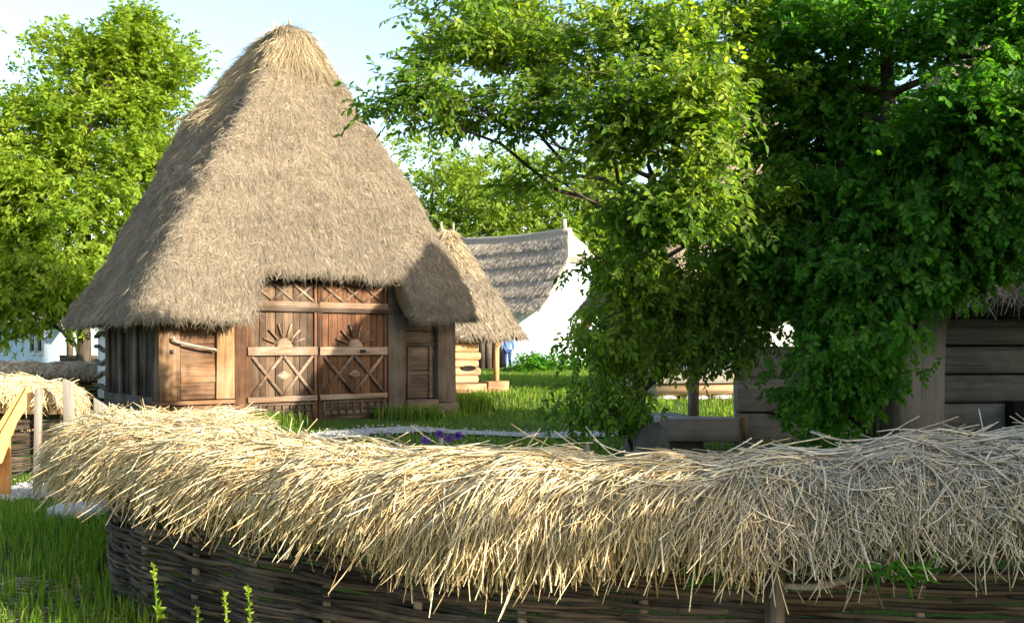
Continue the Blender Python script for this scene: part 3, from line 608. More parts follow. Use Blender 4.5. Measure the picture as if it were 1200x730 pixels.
    for s in np.arange(0.2, fc.len, stake_step):
        c = fc.smp(np.array([s]), fc.c)[0]; top = float(fc.smp(np.array([s]), fc.z)[0])-0.02+(0.10 if rng.random() < 0.25 else -0.05); j = rng.normal(0, 0.012, 2)
        fin(MB().tubes([[(c[0], c[1], -0.15), (c[0]+j[0], c[1]+j[1], 0.6), (c[0]+j[0]*2, c[1]+j[1]*2, top)]], 0.022, 7), 'stake', M['stake'])
    if extra: extra(fin)
    return f
FP = [(-2.65,9.2),(-2.85,8.6),(-2.98,7.95),(-2.82,7.0),(-2.42,6.15),(-1.65,5.45),(-0.82,4.85),(0,4.42),(0.75,4.16),(1.4,4.02),(2.1,3.92),(3.0,3.85),(4.4,3.8)]
FZ = [0.94,0.96,0.99,1.07,1.115,1.11,1.07,1.075,1.09,1.155,1.205,1.225,1.225]
FR = [0.30,0.30,0.32,0.33,0.34,0.34,0.34,0.34,0.34,0.35,0.36,0.37,0.37]
fmain = Fence(FP, FZ, FR)
split_s = fmain.t[np.argmin(np.abs(fmain.c[:, 0]-0.98))]
def main_extra(fin):
    # thick front stake, hooked stick, pale pegs in the thatch
    fin(MB().tubes([[(1.03,3.90,-0.1),(1.04,3.89,0.4),(1.045,3.88,1.0)]], 0.040, 9), 'stake', M['stake'], True)
    hk = catmull([(0.98,3.92,0.70),(1.16,3.88,0.69),(1.30,3.85,0.725),(1.37,3.84,0.78)], 6)
    fin(MB().tubes(hk[None], np.linspace(0.012, 0.02, len(hk))[None], 7, 0.9), 'hooked_stick', M['grey_v'], True)
    for px, Yp, h in ((515,4.75,0.11),(685,4.35,0.13),(220,6.0,0.10)):
        x = at(px, Yp); zc = 1.13
        fin(MB().bar((x, Yp, zc-0.2), (x+0.01, Yp-0.01, zc+h*0.6), 0.018, 0.012), 'peg', M['grey_v'])
fence_thing('long wattle fence with a thick straw cap across the foreground', fmain, (M['cap'], M['cap_grey']), 64000, 0.0029, 0.18, split_s, extra=main_extra)
f2 = Fence([(at(-60,12.6),12.2),(at(0,12.4),12.4),(at(40,12.6),12.7),(at(68,13.2),13.3)], [1.2,1.18,1.12,1.02], [0.36,0.36,0.34,0.28])
fence_thing('straw capped wattle fence behind the slanted pine board', f2, (M['cap'],), 5000, 0.005, 0.30)
f3 = Fence([(-14.2,22.3),(-12,22.9),(-10.4,23.6),(-9.7,24.0)], [1.2,1.17,1.13,1.12], [0.34]*4)
fence_thing('far grey straw capped fence running up to the side of the barn', f3, (M['cap_grey'],), 4500, 0.007, 0.25)

# posts and sloping sign on the left
def board_post(label, px, Yp, w, d, top, mat, lean=0.0, slant=0.0):
    o = MB().add([(-w/2,-d/2,-0.1),(w/2,-d/2,-0.1),(w/2,d/2,-0.1),(-w/2,d/2,-0.1),(-w/2+lean,-d/2,top),(w/2+lean,-d/2,top-slant),(w/2+lean,d/2,top-slant),(-w/2+lean,d/2,top)],
        [(0,3,2,1),(4,5,6,7),(0,1,5,4),(1,2,6,5),(2,3,7,6),(3,0,4,7)], 0.6).build('board_post', mat, bevel=0.008)
    o.location = (at(px, Yp), Yp, gz(at(px, Yp), Yp)); return tag(o, label, 'post', 'grey board posts by the path')
board_post('narrow grey board post beside the slanted pine board', 43, 10.4, 0.07, 0.05, 1.18, M['grey_v'], 0.02)
board_post('grey board post between the pine board and the barn', 82, 12.2, 0.13, 0.05, 1.24, M['grey_v'], -0.02, 0.05)
board_post('short board with a slanted top poking up behind the straw capped fence end', 122, 9.6, 0.14, 0.04, 1.12, M['grey_v'], -0.03, 0.09)
lect = thing('sign_stand', 'fresh pine stand holding a steeply slanted board at the left edge', 'stand', (at(8,10.6), 10.6, 0), R(22))
part(MB().box((-0.10,-0.05,-0.1),(0.04,0.06,0.68)), 'post', M['pine'], lect, bevel=0.006)
def plank_side(mb, y0, y1, pts): n = len(pts); mb.add([(x, y0, z) for x, z in pts]+[(x, y1, z) for x, z in pts], [tuple(range(n)), tuple(range(2*n-1, n-1, -1))]+[(i, n+i, n+(i+1) % n, (i+1) % n) for i in range(n)])
mb = MB(); plank_side(mb, -0.20, 0.20, [(-0.38,0.28),(-0.30,0.22),(0.25,1.13),(0.17,1.19)]); part(mb, 'slanted_board', M['pine'], lect, bevel=0.004)
mb = MB(); plank_side(mb, -0.24, -0.203, [(-0.30,0.20),(-0.02,0.40),(0.12,0.82),(0.29,1.10),(0.22,1.21)]); part(mb, 'side_plank', M['pine'], lect, bevel=0.004)

# ---------------------------------------------------------------- log house on the right
HZ = R(6)
house = thing('log_house', 'old log house under deep thatch behind the trees on the right', 'house', (at(862,13.4), 13.4, 0), HZ)
# local: x to the right along the front, y back
lw = MB()
for k in range(5):
    z = 0.62+k*0.40; lw.box((2.98,0.02+rng.uniform(-0.02,0.02),z-0.193),(7.0,0.3,z+0.193), jit=0.008)
part(lw, 'log_wall', M['grey_h'], house, bevel=0.05)
part(MB().box((2.12,-0.06,0.02),(2.97,0.22,2.2), jit=0.012), 'wide_plank', M['grey_v'], house, 'broad pale grey upright plank', bevel=0.015)
pl = boards(2, (0.0,-0.08,0.30),(2.11,0.10,1.62), 3, 0.005, 0.012, 0.02); part(pl, 'board_panel', M['grey_h'], house, bevel=0.015)
part(MB().box((0.0,-0.15,0.0),(7.0,0.3,0.29), jit=0.02), 'sill_log', M['grey_h'], house, bevel=0.04)
part(MB().box((3.9,-0.2,0.3),(4.3,0.0,0.85)), 'small_hatch', M['hole'], house, bevel=0.02)
kn = MB(); e = np.linspace(0, 2*np.pi, 14, endpoint=False); kn.add([(0.62+0.16*math.cos(t), -0.115, 0.72+0.07*math.sin(t)) for t in e], [tuple(range(14))]); part(kn, 'knot_hole', M['hole'], house)
part(MB().box((2.12,0.23,0.0),(2.9,0.3,2.3)).box((2.12,2.9,0),(7.0,3.0,2.3)).box((6.9,0.31,0),(7.0,2.9,2.3)).box((2.12,0.32,0.0),(2.22,2.9,2.3)), 'inner_wall', M['dark_h'], house)
part(boards(0, (-1.5,0.0,0.42),(-0.02,2.9,0.52), 5, 0.01, 0.006, 0.004), 'porch_floor', M['grey_h'], house, bevel=0.01)
part(MB().box((-0.028,-0.33,0.34),(0.05,-0.17,0.68), jit=0.006), 'end_grain', M['post'], house, 'orange brown end of the squared beam')
part(MB().box((-1.15,-0.32,0.36),(-0.03,-0.01,0.66), jit=0.012), 'step_beam', M['grey_h'], house, 'squared grey beam with an orange end', bevel=0.02)
for u in (-1.35,-0.7): part(rock(MB(), (u,0.0,0.2), (0.25,0.22,0.22)), 'foundation_stone', M['darkstone'], house, smooth=True)
for u in (-0.55,): part(MB().tubes([[(u,0.15,0.5),(u+0.01,0.15,1.3),(u,0.15,2.3)]], 0.075, 9), 'porch_post', M['grey_v'], house, smooth=True)
part(MB().box((2.0,0.05,2.28),(7.05,0.28,2.46), jit=0.01), 'wall_plate', M['dark_h'], house, bevel=0.02)
hip_roof(house, (0.8, 7.6, -0.65, 3.4), (5.1, 5.5, 1.4, 1.7), lambda A, B, u, v: 2.22+0.04*np.sin(u*4), 7.35, (M['roof'], M['roof_straw']), 0.35, 420, 60, 34000, 9000, None, 0.1, 0.25, (0.16,0.42), 0.006)

# ---------------------------------------------------------------- person far off
def figure(loc, rz):
    p = thing('person', 'person in a blue jacket and jeans walking away beside the shed post', 'person', loc, rz)
    def skin(name, V, E, rad, mat, par, sub=2):
        me = bpy.data.meshes.new(name); me.from_pydata(V, E, []); o = bpy.data.objects.new(name, me); COL.objects.link(o); o.parent = par; me.materials.append(mat)
        m = o.modifiers.new('skin', 'SKIN')
        if not me.skin_vertices: return o
        for i, r in enumerate(rad):
            sv = me.skin_vertices[0].data[i]; r = r if isinstance(r, tuple) else (r, r); sv.radius = r; sv.use_root = (i == 0)
        s = o.modifiers.new('sub', 'SUBSURF'); s.levels = sub; s.render_levels = sub; return o
    V = [(0,0,0.95),(0,0,1.15),(0,0,1.38),(0,0.01,1.50),(0,0.02,1.60),(0,0.03,1.72),(0.10,0,0.90),(0.10,0.06,0.50),(0.10,-0.10,0.09),(0.10,0.06,0.03),(-0.10,0,0.90),(-0.10,0.04,0.50),(-0.10,0.16,0.09),(-0.10,0.30,0.04),
         (0.19,0,1.42),(0.26,-0.04,1.14),(0.27,0.08,0.90),(0.27,0.13,0.80),(-0.19,0,1.42),(-0.26,0.02,1.14),(-0.27,0.12,0.90),(-0.27,0.16,0.80)]
    E = [(0,1),(1,2),(2,3),(3,4),(4,5),(0,6),(6,7),(7,8),(8,9),(0,10),(10,11),(11,12),(12,13),(2,14),(14,15),(15,16),(16,17),(2,18),(18,19),(19,20),(20,21)]
    rd = [(.15,.10),(.13,.09),(.15,.10),.05,.075,.085,.08,.055,.04,.035,.08,.055,.04,.035,.055,.042,.03,.03,.055,.042,.03,.03]
    skin('body', V, E, rd, M['skin'], p)
    jv = [(0,0,0.88),(0,0,1.15),(0,0,1.40),(0,0.01,1.48),(0.19,0,1.42),(0.26,-0.04,1.14),(0.27,0.06,0.92),(-0.19,0,1.42),(-0.26,0.02,1.14),(-0.27,0.10,0.92)]
    skin('jacket', jv, [(0,1),(1,2),(2,3),(2,4),(4,5),(5,6),(2,7),(7,8),(8,9)], [(.19,.13),(.17,.125),(.18,.125),.075,.085,.07,.055,.085,.07,.055], M['jacket'], p)
    tv = [(0,0,0.92),(0.10,0,0.86),(0.10,0.06,0.50),(0.10,-0.08,0.12),(-0.10,0,0.86),(-0.10,0.04,0.50),(-0.10,0.14,0.12)]
    skin('trousers', tv, [(0,1),(1,2),(2,3),(0,4),(4,5),(5,6)], [(.165,.12),.10,.075,.065,.10,.075,.065], M['jeans'], p)
    mb = MB(); rock(mb, (0,0.0,1.71), (0.098,0.105,0.10)); part(mb, 'hair', M['hair'], p, smooth=True)
    for x, y in ((0.10,-0.03),(-0.10,0.2)): part(rock(MB(), (x,y,0.045), (0.055,0.14,0.05)), 'shoe', M['shoe'], p, smooth=True)
figure((at(595,44.5), 44.5, gz(0,44.5)), R(10))

# ---------------------------------------------------------------- trees
def leaves(mb, base, d, nrm, L, W, rnd, droop=0.15):
    n = len(base); d = d/(np.linalg.norm(d, axis=1, keepdims=True)+1e-9); s = np.cross(d, nrm); s /= np.linalg.norm(s, axis=1, keepdims=True)+1e-9; nn = np.cross(s, d)
    L = L[:, None]; W = W[:, None]
    def pt(a, b, c): return base+d*L*a+s*W*b+nn*(c*W-droop*L*a*a)
    v = np.stack([pt(0,0,0), pt(.3,.5,.10), pt(.68,.40,.08), pt(1,0,0), pt(.68,-.40,.08), pt(.3,-.5,.10)], 1)
    ix = np.arange(n*6).reshape(n, 6); f = np.concatenate([ix[:, [0,1,2,3]], ix[:, [0,3,4,5]]])
    mb.add(v.reshape(-1, 3), f, np.repeat(rnd, 6))
def unit(v): return v/(np.linalg.norm(v, axis=-1, keepdims=True)+1e-9)
def sprays(lm, tm, pos, out, nleaf, twig, L, W, rbase, droop=0.35, tw_r=0.004):
    n = len(pos); d = unit(out+rng.normal(0, 0.55, (n, 3))); d[:, 2] -= droop*rng.random(n); d = unit(d); tl = twig*rng.uniform(0.6, 1.3, n)
    side = unit(np.cross(d, np.array([0, 0, 1.])+rng.normal(0, 0.35, (n, 3)))); upv = np.cross(side, d)
    if tm is not None: tm.tubes(np.stack([pos, pos+d*tl[:, None]*0.6, pos+d*tl[:, None]-np.array([0, 0, .06])*tl[:, None]], 1), tw_r, 3, cap=False)
    for k in range(nleaf):
        t = (k+0.7)/nleaf; sg = 1 if k % 2 else -1
        if k == nleaf-1: sg = 0
        b = pos+d*(tl*t)[:, None]-np.array([0, 0, .06])*(tl*t*t)[:, None]
        ld = d*0.55+side*sg*0.9+rng.normal(0, 0.22, (n, 3)); ld[:, 2] -= 0.22
        nr = upv+rng.normal(0, 0.6, (n, 3)); s = rng.uniform(0.7, 1.15, n)
        leaves(lm, b, ld, nr, L*s, W*s, np.clip(rbase+rng.normal(0, 0.14, n), 0, 1))
def limb(tm, a, b, r0, r1, sag=0.0, wob=0.06, n=8):
    a = np.array(a, float); b = np.array(b, float); t = np.linspace(0, 1, n)[:, None]; L = np.linalg.norm(b-a)
    w = rng.normal(0, wob*L*0.4, (n, 3)); w[0] = w[-1] = 0; P = a+(b-a)*t+w*np.sin(np.pi*t)+np.array([0, 0, 1])*sag*L*np.sin(np.pi*t)
    tm.tubes(P[None], np.linspace(r0, r1, n)[None], 7); return P
def tree(name, label, base, trunk_pts, r0, blobs, leaf, group=None, twigs=True, trunk_mat=None):
    """blobs: (centre, radii, n_clusters, sprays per cluster, cluster spread) in metres relative to the base."""
    root = thing(name, label, 'tree', base, 0, group); tm = MB(); lm = MB(); tp = np.array(trunk_pts, float)
    tc = catmull(tp, 6); tm.tubes(tc[None], (np.linspace(1, 0.35, len(tc))*r0*(1+0.6*np.exp(-np.linspace(0, 1, len(tc))*18)))[None], 10)
    nleaf, twig, L, W, mat, droop = leaf
    for c, rad, nc, ns, sp in blobs:
        c = np.array(c, float); rad = np.array(rad, float)
        k = np.argmin(np.linalg.norm(tc-(c-np.array([0, 0, 0.25*np.linalg.norm(c-tc[-1])])), axis=1)); k = max(k, 2) if len(tc) > 3 else k
        P = limb(tm, tc[k], c, r0*0.30, r0*0.07, 0.05)
        dirs = unit(rng.normal(0, 1, (nc, 3))); rr = rng.random(nc)**0.45; C = c+dirs*rad*rr[:, None]
        for q in range(nc):
            if q % 2 == 0: limb(tm, P[rng.integers(4, 8)], C[q], r0*0.06, r0*0.02, 0.03, n=5)
        pos = np.repeat(C, ns, 0)+rng.normal(0, 1, (nc*ns, 3))*sp*np.array([1, 1, 0.6])
        out = unit(np.repeat(C, ns, 0)-tc[-1]*np.array([1, 1, 0.75])+rng.normal(0, 0.3, (nc*ns, 3))*np.linalg.norm(rad))
        rb = np.repeat(np.clip(rng.normal(0.5, 0.16, nc), 0.05, 0.95), ns)
        sprays(lm, tm if twigs else None, pos, out, nleaf, twig, L, W, rb, droop)
    tr = tm.build('trunk', trunk_mat or M['bark'], root, smooth=True); lm.build('crown', mat, root); return root
def blob(px, py, rx, ry, Y, base, nc, ns, sp, dz=1.0):
    s = Y/F; return ((at(px, Y)-base[0], Y-base[1], ht(py, Y)-base[2]), (rx*s, (rx+ry)/2*s*dz, ry*s), nc, ns, sp)
# left walnut
bL = (at(95,32), 32, 0.2)
LB = [(35,170,65,75,32),(110,110,75,70,33),(175,100,55,55,32.5),(150,55,35,40,32),(75,60,24,22,32),(160,25,10,14,32),(20,260,70,80,31),(110,230,75,80,31.5),(180,190,50,70,33),(60,330,70,45,30.5),(0,350,60,40,30),(150,300,60,60,33),(-50,230,60,110,33),(95,360,30,20,31)]
tree('walnut_tree', 'bright green broad tree rising left of the barn', bL, [(0,0,-0.2),(0.1,0,1.5),(0,0.1,3.2),(0.2,0,5.5),(0.1,0,8)], 0.26,
     [blob(x, y, a, b, Yb, bL, max(5, int(a*b/130)), 38, 0.46) for x, y, a, b, Yb in LB], (7, 0.34, 0.19, 0.085, M['leafL'], 0.4))
# wood on the slope behind
def wood_tree(name, label, px, Yb, top, w, seed, mat=M['leafF'], nc=34):
    z0 = gz(at(px, Yb), Yb); base = (at(px, Yb), Yb, z0); h = ht(top, Yb)-z0
    bl = [((0,0,h*0.78),(w*0.32,w*0.32,h*0.22),nc//3,26,0.95),((w*0.22,-w*0.1,h*0.55),(w*0.32,w*0.3,h*0.22),nc//3,26,0.95),((-w*0.22,-w*0.05,h*0.58),(w*0.3,w*0.3,h*0.22),nc//3,26,0.95),((0,-w*0.22,h*0.38),(w*0.42,w*0.3,h*0.18),nc//3,26,0.95)]
    return tree(name, label, base, [(0,0,-0.5),(0.1,0,h*0.2),(0,0.1,h*0.45),(0.1,0,h*0.8)], 0.35, bl, (6, 0.75, 0.40, 0.24, mat, 0.3), 'trees of the wood behind the houses', twigs=False)
WT = [(455,82,170,12,'pale green tree beside the right slope of the barn roof'),(505,78,158,12,'tree of the wood above the small shed finials'),(560,84,140,14,'tallest rounded tree of the wood, seen over the small shed'),(610,76,160,12,'yellow green tree of the wood above the layered thatch'),
      (655,88,135,14,'tree of the wood partly behind the hanging branches'),(700,80,160,13,'tree of the wood over the right end of the white house'),(760,86,150,14,'tree of the wood behind the upright trunk'),(830,84,160,15,'rightmost tree of the wood, seen only through leaves')]
for i, (px, Yb, top, w, lab) in enumerate(WT): wood_tree('wood_tree', lab, px, Yb, top, w, i)
# right trees
bA = (at(752,12.2), 12.2, 0)
AB = [(560,50,75,45,10.4,17),(655,50,80,60,11.2,20),(765,50,80,60,10.0,20),(500,105,40,22,9.8,5),(465,120,22,10,9.7,2),(560,125,50,22,10.2,5),(640,125,55,35,10.2,9),(735,140,70,50,9.5,17),(815,130,50,70,9.2,17),(640,205,55,26,10.6,3),(775,240,60,55,9.6,15),(725,310,45,40,10.8,9),(830,240,35,50,9.3,8),(705,395,40,42,10.6,8),(780,345,55,50,11.2,13),(700,462,34,30,10.4,5),(748,420,40,34,10.9,7),(850,330,50,50,11.4,11),(560,0,80,40,11,10),(800,400,40,26,11,5),(745,478,22,14,11.2,2),(870,110,50,60,10.6,9),(885,225,45,50,10.6,8),(860,20,60,40,10.6,9),(885,345,45,28,10.9,9),(845,395,40,24,11.0,6),(800,330,45,40,10.9,7)]
tree('leafy_tree', 'large tree with hanging branches over the middle of the yard', bA, [(0,0,-0.1),(-0.05,0,0.8),(0.05,-0.1,1.9),(0.25,-0.2,3.2),(0.5,-0.4,5.0)], 0.115,
     [blob(x, y, a, b, Yb, bA, nc, 26, 0.16, 1.3) for x, y, a, b, Yb, nc in AB], (8, 0.24, 0.088, 0.040, M['leafA'], 0.45))
bB = (at(1042,10.6), 10.6, 0)
BB = [(920,30,60,45,11.2,15),(990,35,75,45,10.2,17),(1090,30,80,50,9.9,19),(1185,50,80,65,9.6,22),(920,170,45,45,11.3,10),(970,240,65,45,10.4,14),(1130,140,75,60,9.5,19),(1200,180,60,80,9.3,18),(1070,240,75,50,9.9,17),(1150,275,60,36,9.5,11),(930,310,60,40,10.5,13),(1020,315,75,40,10.0,17),(1100,325,60,28,9.8,10),(990,385,50,40,9.9,13),(1005,440,36,40,9.9,9),(1040,140,50,40,10.8,6),(955,130,45,40,11.2,8),(1130,215,70,45,9.9,12),(1180,240,50,60,9.6,10),(1060,180,60,45,10.4,9),(915,95,55,45,11.4,13),(1000,110,60,45,11.2,12),(1035,150,60,50,11.0,11),(910,225,45,40,11.2,10),(985,180,55,45,11.0,10),(960,455,40,32,10.1,7),(875,300,40,45,11.2,8)]
tree('maple_tree', 'dark dense tree shading the log house on the right', bB, [(0,0,-0.1),(0.0,0.05,1.2),(-0.05,0.1,2.4),(0.0,0,3.8),(-0.1,-0.1,5.4)], 0.16,
     [blob(x, y, a, b, Yb, bB, nc, 29, 0.18, 1.35) for x, y, a, b, Yb, nc in BB], (9, 0.20, 0.078, 0.045, M['leafB'], 0.35))
# unseen trees added on the sunny side to cast shade into the view
def unseen_shade_tree(label, x, y, h, w, nc=60, vr=0.30, sp=0.55):
    bl = [((0,0,h*(0.96-vr)),(w*0.5,w*0.5,h*vr),nc,30,sp)]
    tree('unseen_shade_tree', label, (x, y, gz(x, y)), [(0,0,-0.2),(0.1,0,h*0.3),(0,0.1,h*0.6)], 0.2, bl, (6, 0.5, 0.24, 0.15, M['leafB'], 0.3), 'unseen trees added for shade beyond the right edge', twigs=False)
def sunward(p, t, side): return (p[0]+SUN_H[0]*t-SUN_H[1]*side, p[1]+SUN_H[1]*t+SUN_H[0]*side)
qx, qy = sunward((0.80, 3.75), 5.2, 1.82)
unseen_shade_tree('unseen dense round tree added beyond the right edge to shade the near fence', qx, qy, 3.72, 2.7, 170, 0.42, 0.26)
unseen_shade_tree('unseen leafy tree added beyond the right edge to shade the log house', 11.8, 5.5, 6.1, 5.4, 80, 0.40, 0.5)
unseen_shade_tree('unseen lower leafy tree added beyond the right edge to shade the log wall', 13.1, 8.8, 5.7, 4.4, 90, 0.42, 0.42)
unseen_shade_tree('unseen bushy tree added beyond the right edge to shade the hanging branches', 9.1, 4.6, 5.2, 2.8, 90, 0.40, 0.34)
# shrub in front of the log house and bushes below the white house
def shrub(name, label, x, y, rad, nsp, leaf, mat, z=None):
    z = gz(x, y) if z is None else z; root = thing(name, label, 'bush', (x, y, z)); lm, tm = MB(), MB()
    d = unit(rng.normal(0, 1, (nsp, 3))); d[:, 2] = np.abs(d[:, 2]); pos = d*np.array(rad)*(rng.random(nsp)**0.4)[:, None]
    sprays(lm, None, pos, d, 6, leaf*2.6, leaf, leaf*0.5, np.clip(rng.normal(0.5, 0.2, nsp), 0, 1), 0.1)
    for k in range(7): limb(tm, (0,0,-0.05), pos[k]*0.9, 0.015, 0.005)
    tm.build('stem', M['bark'], root); lm.build('foliage', mat, root)
shrub('shrub', 'leafy shrub against the wall between the house boards and broad plank', at(990,12.2), 12.2, (0.65,0.5,1.2), 420, 0.09, M['leafB'])
shrub('bush', 'low dark bush below the white gable wall', at(655,44.2), 44.2, (1.7,0.7,0.6), 320, 0.16, M['leafB'])
shrub('bush', 'small leafy bush at the corner of the white house', at(623,43.6), 43.6, (0.7,0.6,0.6), 160, 0.16, M['leafB'])

# ---------------------------------------------------------------- grass, weeds, flowers
def grass(name, label, pts, h, w, lean=0.35):
    if len(pts) > 3000:
        nz = np.array([mnoise.noise(Vector((a*0.9, b*0.7, 3.0)))+0.5*mnoise.noise(Vector((a*2.7, b*2.2, 9.0))) for a, b in pts]); pts = pts[rng.random(len(pts)) < np.clip(0.75+0.9*nz, 0.12, 1)]
    n = len(pts); z = ground_z(pts[:, 0], pts[:, 1]); b = np.stack([pts[:, 0], pts[:, 1], z], -1); a = rng.uniform(0, 2*np.pi, n); hh = h*rng.uniform(0.45, 1.25, n)
    d = np.stack([np.cos(a), np.sin(a), 0*a], -1); s = np.stack([-np.sin(a), np.cos(a), 0*a], -1)*(w*rng.uniform(0.6, 1.3, n))[:, None]/2; ln = np.abs(rng.normal(0, lean, n))[:, None]
    m = b+np.array([0, 0, 1])*(hh*0.6)[:, None]+d*hh[:, None]*ln*0.3; t = b+np.array([0, 0, 1])*(hh*(1-0.25*ln[:, 0]))[:, None]+d*hh[:, None]*ln
    v = np.stack([b-s, b+s, m+s*0.8, m-s*0.8, t], 1).reshape(-1, 3); ix = np.arange(n*5).reshape(n, 5); mb = MB(); mb.add(v, ix[:, :4], np.repeat(np.clip(rng.normal(0.5, 0.22, n), 0, 1), 5)); mb.f.append(ix[:, [3, 2, 4]])
    return tag(mb.build(name, M['grass']), label, 'grass', kind='stuff')
def off_path(p, d=0.45): return np.array([np.min(np.hypot(pc[:, 0]-q[0], pc[:, 1]-q[1])) > d+rng.normal(0, 0.2) for q in p])
p = np.stack([rng.uniform(-6.4, -2.0, 26000), rng.uniform(4.8, 9.8, 26000)], -1)
k = (off_path(p)) & (p[:, 0]/p[:, 1] > -0.62) & (p[:, 0] < np.interp(p[:, 1], [4.8, 6.2, 7.0, 8, 10], [-0.9, -2.25, -2.95, -3.2, -3.1])); grass('grass', 'long green grass in the lower left corner', p[k], 0.17, 0.009)
p = np.stack([rng.uniform(-6, 9, 60000), 11.5+rng.random(60000)**1.3*33], -1); k = off_path(p, 0.45)
rel = (p-np.array([-6.67, 18.7]))@np.array([[math.cos(BZ), -math.sin(BZ)], [math.sin(BZ), math.cos(BZ)]]); k &= ~((rel[:, 0] > 1.2) & (rel[:, 0] < 5.2) & (rel[:, 1] > -1.9) & (rel[:, 1] < 0) & (rng.random(len(p)) < 0.93)); k &= ~((rel[:, 0] > -0.1) & (rel[:, 0] < 6.9) & (rel[:, 1] > -0.15) & (rel[:, 1] < 4.6))
p = p[k]; near = p[:, 1] < 22; grass('grass', 'mown lawn between the barn and the trees', p[near], 0.10, 0.014); grass('grass', 'lawn sloping up towards the white house', p[~near], 0.13, 0.026)
n = 1300; q = rng.uniform(2.4, 7.5, n); cc = fmain.smp(q, fmain.c)-0; nn = fmain.smp(q, fmain.N); b = cc+nn*(0.15+np.abs(rng.normal(0, 0.9, n)))[:, None]; a = rng.uniform(0, 6.28, n); L = rng.uniform(0.05, 0.3, n)
b3 = np.stack([b[:, 0], b[:, 1], ground_z(b[:, 0], b[:, 1])+rng.uniform(0.008, 0.04, n)], -1); d3 = np.stack([np.cos(a), np.sin(a), rng.normal(0, 0.1, n)], -1)*L[:, None]
tag(MB().tubes(np.stack([b3-d3/2, b3+np.array([0, 0, .006]), b3+d3/2], 1), 0.0035, 3, cap=False).build('straw_litter', M['cap_grey']), 'fallen straw littering the ground below the fence', 'straw', kind='stuff')
def barnpt(u, v): return (-6.67+math.cos(BZ)*u-math.sin(BZ)*v, 18.7+math.sin(BZ)*u+math.cos(BZ)*v)
def tuft(label, c, rad, n, h):
    q = np.array(c)+rng.normal(0, 1, (n, 2))*np.array(rad)*0.5; o = grass('grass_tuft', label, q, h, 0.02, 0.5); o['kind'] = 'thing'; o['category'] = 'grass tuft'; return o
tuft('green grass tuft below the left gate leaf', barnpt(1.9,-0.5), (0.7,0.35), 500, 0.32)
tuft('green grass tuft in front of the foundation stones', barnpt(5.3,-0.5), (0.9,0.35), 700, 0.34)
tuft('tall grass at the right corner of the barn', barnpt(7.3,0.2), (0.7,0.5), 700, 0.5)
tuft('grass tuft at the foot of the grey board panel', (at(945,12.6),12.6), (0.8,0.4), 500, 0.45)
def flower(label, x, y, h, n=1):
    root = thing('purple_flower', label, 'flower', (x, y, gz(x, y)), 0, 'purple flowers behind the straw fence'); st, hd = MB(), MB()
    st.tubes([[(0,0,0),(0.01,0,h*0.6),(0.02,0.01,h)]], 0.006, 4); d = unit(rng.normal(0, 1, (70, 3))); c = np.array([0.02,0.01,h])
    leaves(hd, np.tile(c, (70, 1)), d, unit(rng.normal(0, 1, (70, 3))), np.full(70, 0.065), np.full(70, 0.03), rng.random(70))
    st.build('stem', M['grass'], root); hd.build('bloom', M['purple'], root); return root
for px, py, Yp, lab in ((391,518,12.2,'purple flower alone, left of the other purple flowers'),(497,516,12.0,'lowest purple flower at the left of the cluster'),(513,509,12.3,'tallest purple flower in the middle of the cluster'),(524,514,12.1,'short purple flower just right of the tallest bloom'),(535,511,12.4,'purple flower at the right end of the cluster')):
    flower(lab, at(px, Yp), Yp, ht(py, Yp)-gz(at(px, Yp), Yp))
def weed(label, px, Yp, top, n):
    x = at(px, Yp); root = thing('weed', label, 'plant', (x, Yp, gz(x, Yp)), 0, 'seeding weeds before the fence'); h = ht(top, Yp)-gz(x, Yp); st, lf = MB(), MB()
    P = np.array([(0,0,0),(0.02,0,h*0.5),(0.0,0.01,h)]); st.tubes(catmull(P, 5)[None], 0.005, 5)
    m = 55; t = rng.uniform(0.45, 1.0, m)**0.7; b = np.stack([0.02*np.sin(t*3), 0*t, t*h], -1); d = unit(rng.normal(0, 1, (m, 3))*np.array([1, 1, 0.5])+np.array([0, 0, 0.7])); sz = np.where(t > 0.7, 0.022, 0.045)
    leaves(lf, b, d, unit(rng.normal(0, 1, (m, 3))), sz, sz*0.45, np.clip(rng.normal(0.7, 0.2, m), 0, 1)); st.build('stem', M['grass'], root); lf.build('leaf', M['leafL'], root)
weed('tall green seeding weed at the lower left before the fence', 179, 4.55, 662, 1); weed('green weed left of the pair before the wattle', 262, 4.3, 694, 1); weed('slightly taller green weed right of the pair before the wattle', 289, 4.35, 686, 1)
weed('short green weed sprouting at the bottom edge', 230, 4.4, 712, 1)
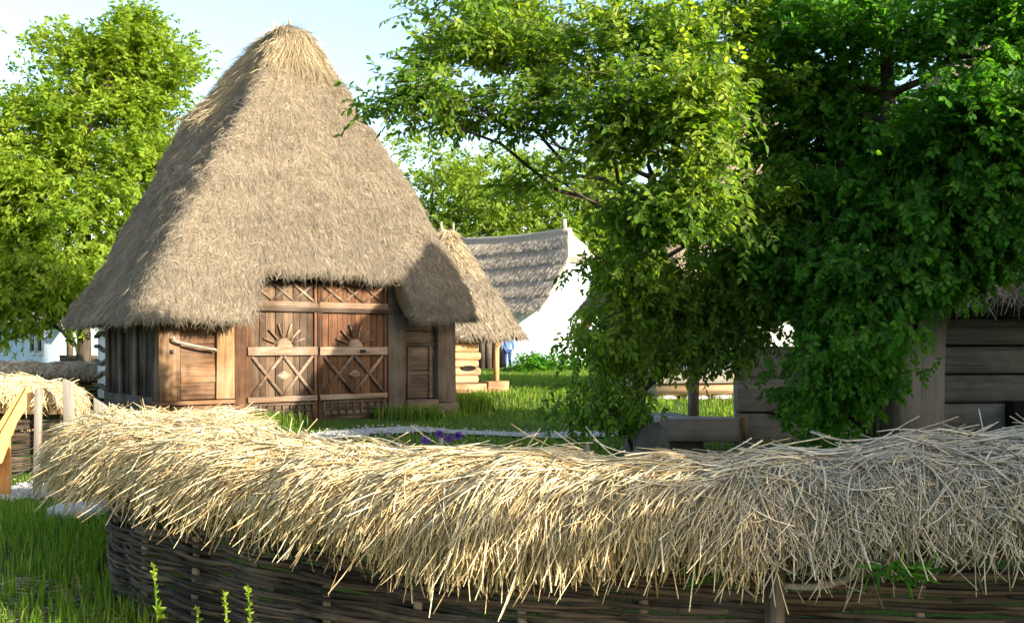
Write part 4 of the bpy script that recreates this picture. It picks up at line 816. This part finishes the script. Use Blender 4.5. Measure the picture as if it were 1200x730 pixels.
for px, Yp, zc, lab in ((1060,3.55,0.84,'small fern tuft hanging under the grey straw on the right'),(825,3.86,0.76,'green weed tuft growing out of the wattle under the straw')):
    root = thing('weed_tuft', lab, 'plant', (at(px, Yp), Yp, zc)); lf = MB(); n = 46; leaves(lf, rng.normal(0, 0.03, (n, 3))*np.array([2, .6, .6]), unit(rng.normal(0, 1, (n, 3))*np.array([1, .6, .5])+np.array([0, -.4, -.15])), unit(rng.normal(0, 1, (n, 3))), rng.uniform(.05, .12, n), np.full(n, .016), rng.random(n)); lf.build('leaf', M['leafB'], root)

# ---------------------------------------------------------------- light, sky, camera
SUN_AZ = math.atan2(*SUN_H)        # azimuth measured from +Y towards +X
sd = Vector((math.sin(SUN_AZ)*math.cos(R(SUN_EL)), math.cos(SUN_AZ)*math.cos(R(SUN_EL)), math.sin(R(SUN_EL))))
sl = bpy.data.lights.new('sun', 'SUN'); sl.energy = 5.0; sl.angle = R(0.5); sl.color = (1.0, 0.90, 0.74)
so = bpy.data.objects.new('sun', sl); COL.objects.link(so); so.rotation_euler = sd.to_track_quat('Z', 'Y').to_euler()
w = bpy.data.worlds.new('World'); scene.world = w; w.use_nodes = True; nt = w.node_tree; nt.nodes.clear()
sky = nt.nodes.new('ShaderNodeTexSky'); sky.sky_type = 'NISHITA'; sky.sun_disc = False; sky.sun_elevation = R(SUN_EL); sky.sun_rotation = SUN_AZ
sky.air_density = 1.0; sky.dust_density = 1.6; sky.ozone_density = 1.0
bg = nt.nodes.new('ShaderNodeBackground'); bg.inputs['Strength'].default_value = 0.138; wo = nt.nodes.new('ShaderNodeOutputWorld')
nt.links.new(sky.outputs[0], bg.inputs[0]); nt.links.new(bg.outputs[0], wo.inputs[0])
cd = bpy.data.cameras.new('camera'); cam = bpy.data.objects.new('camera', cd); COL.objects.link(cam); scene.camera = cam
cam.location = (0, 0, EYE); cam.rotation_euler = (R(90), 0, 0); cd.sensor_width = 36; cd.lens = 36*F/1200; cd.shift_y = (HOR-365)/1200; cd.clip_end = 3000; cd.clip_start = 0.05
vs = scene.view_settings; vs.view_transform = 'Standard'; vs.look = 'None'; vs.gamma = 1; vs.exposure = 1.72; vs.use_curve_mapping = False
cy = scene.cycles; cy.use_denoising = True; cy.max_bounces = 8; cy.transmission_bounces = 4; cy.transparent_max_bounces = 4; cy.sample_clamp_indirect = 6
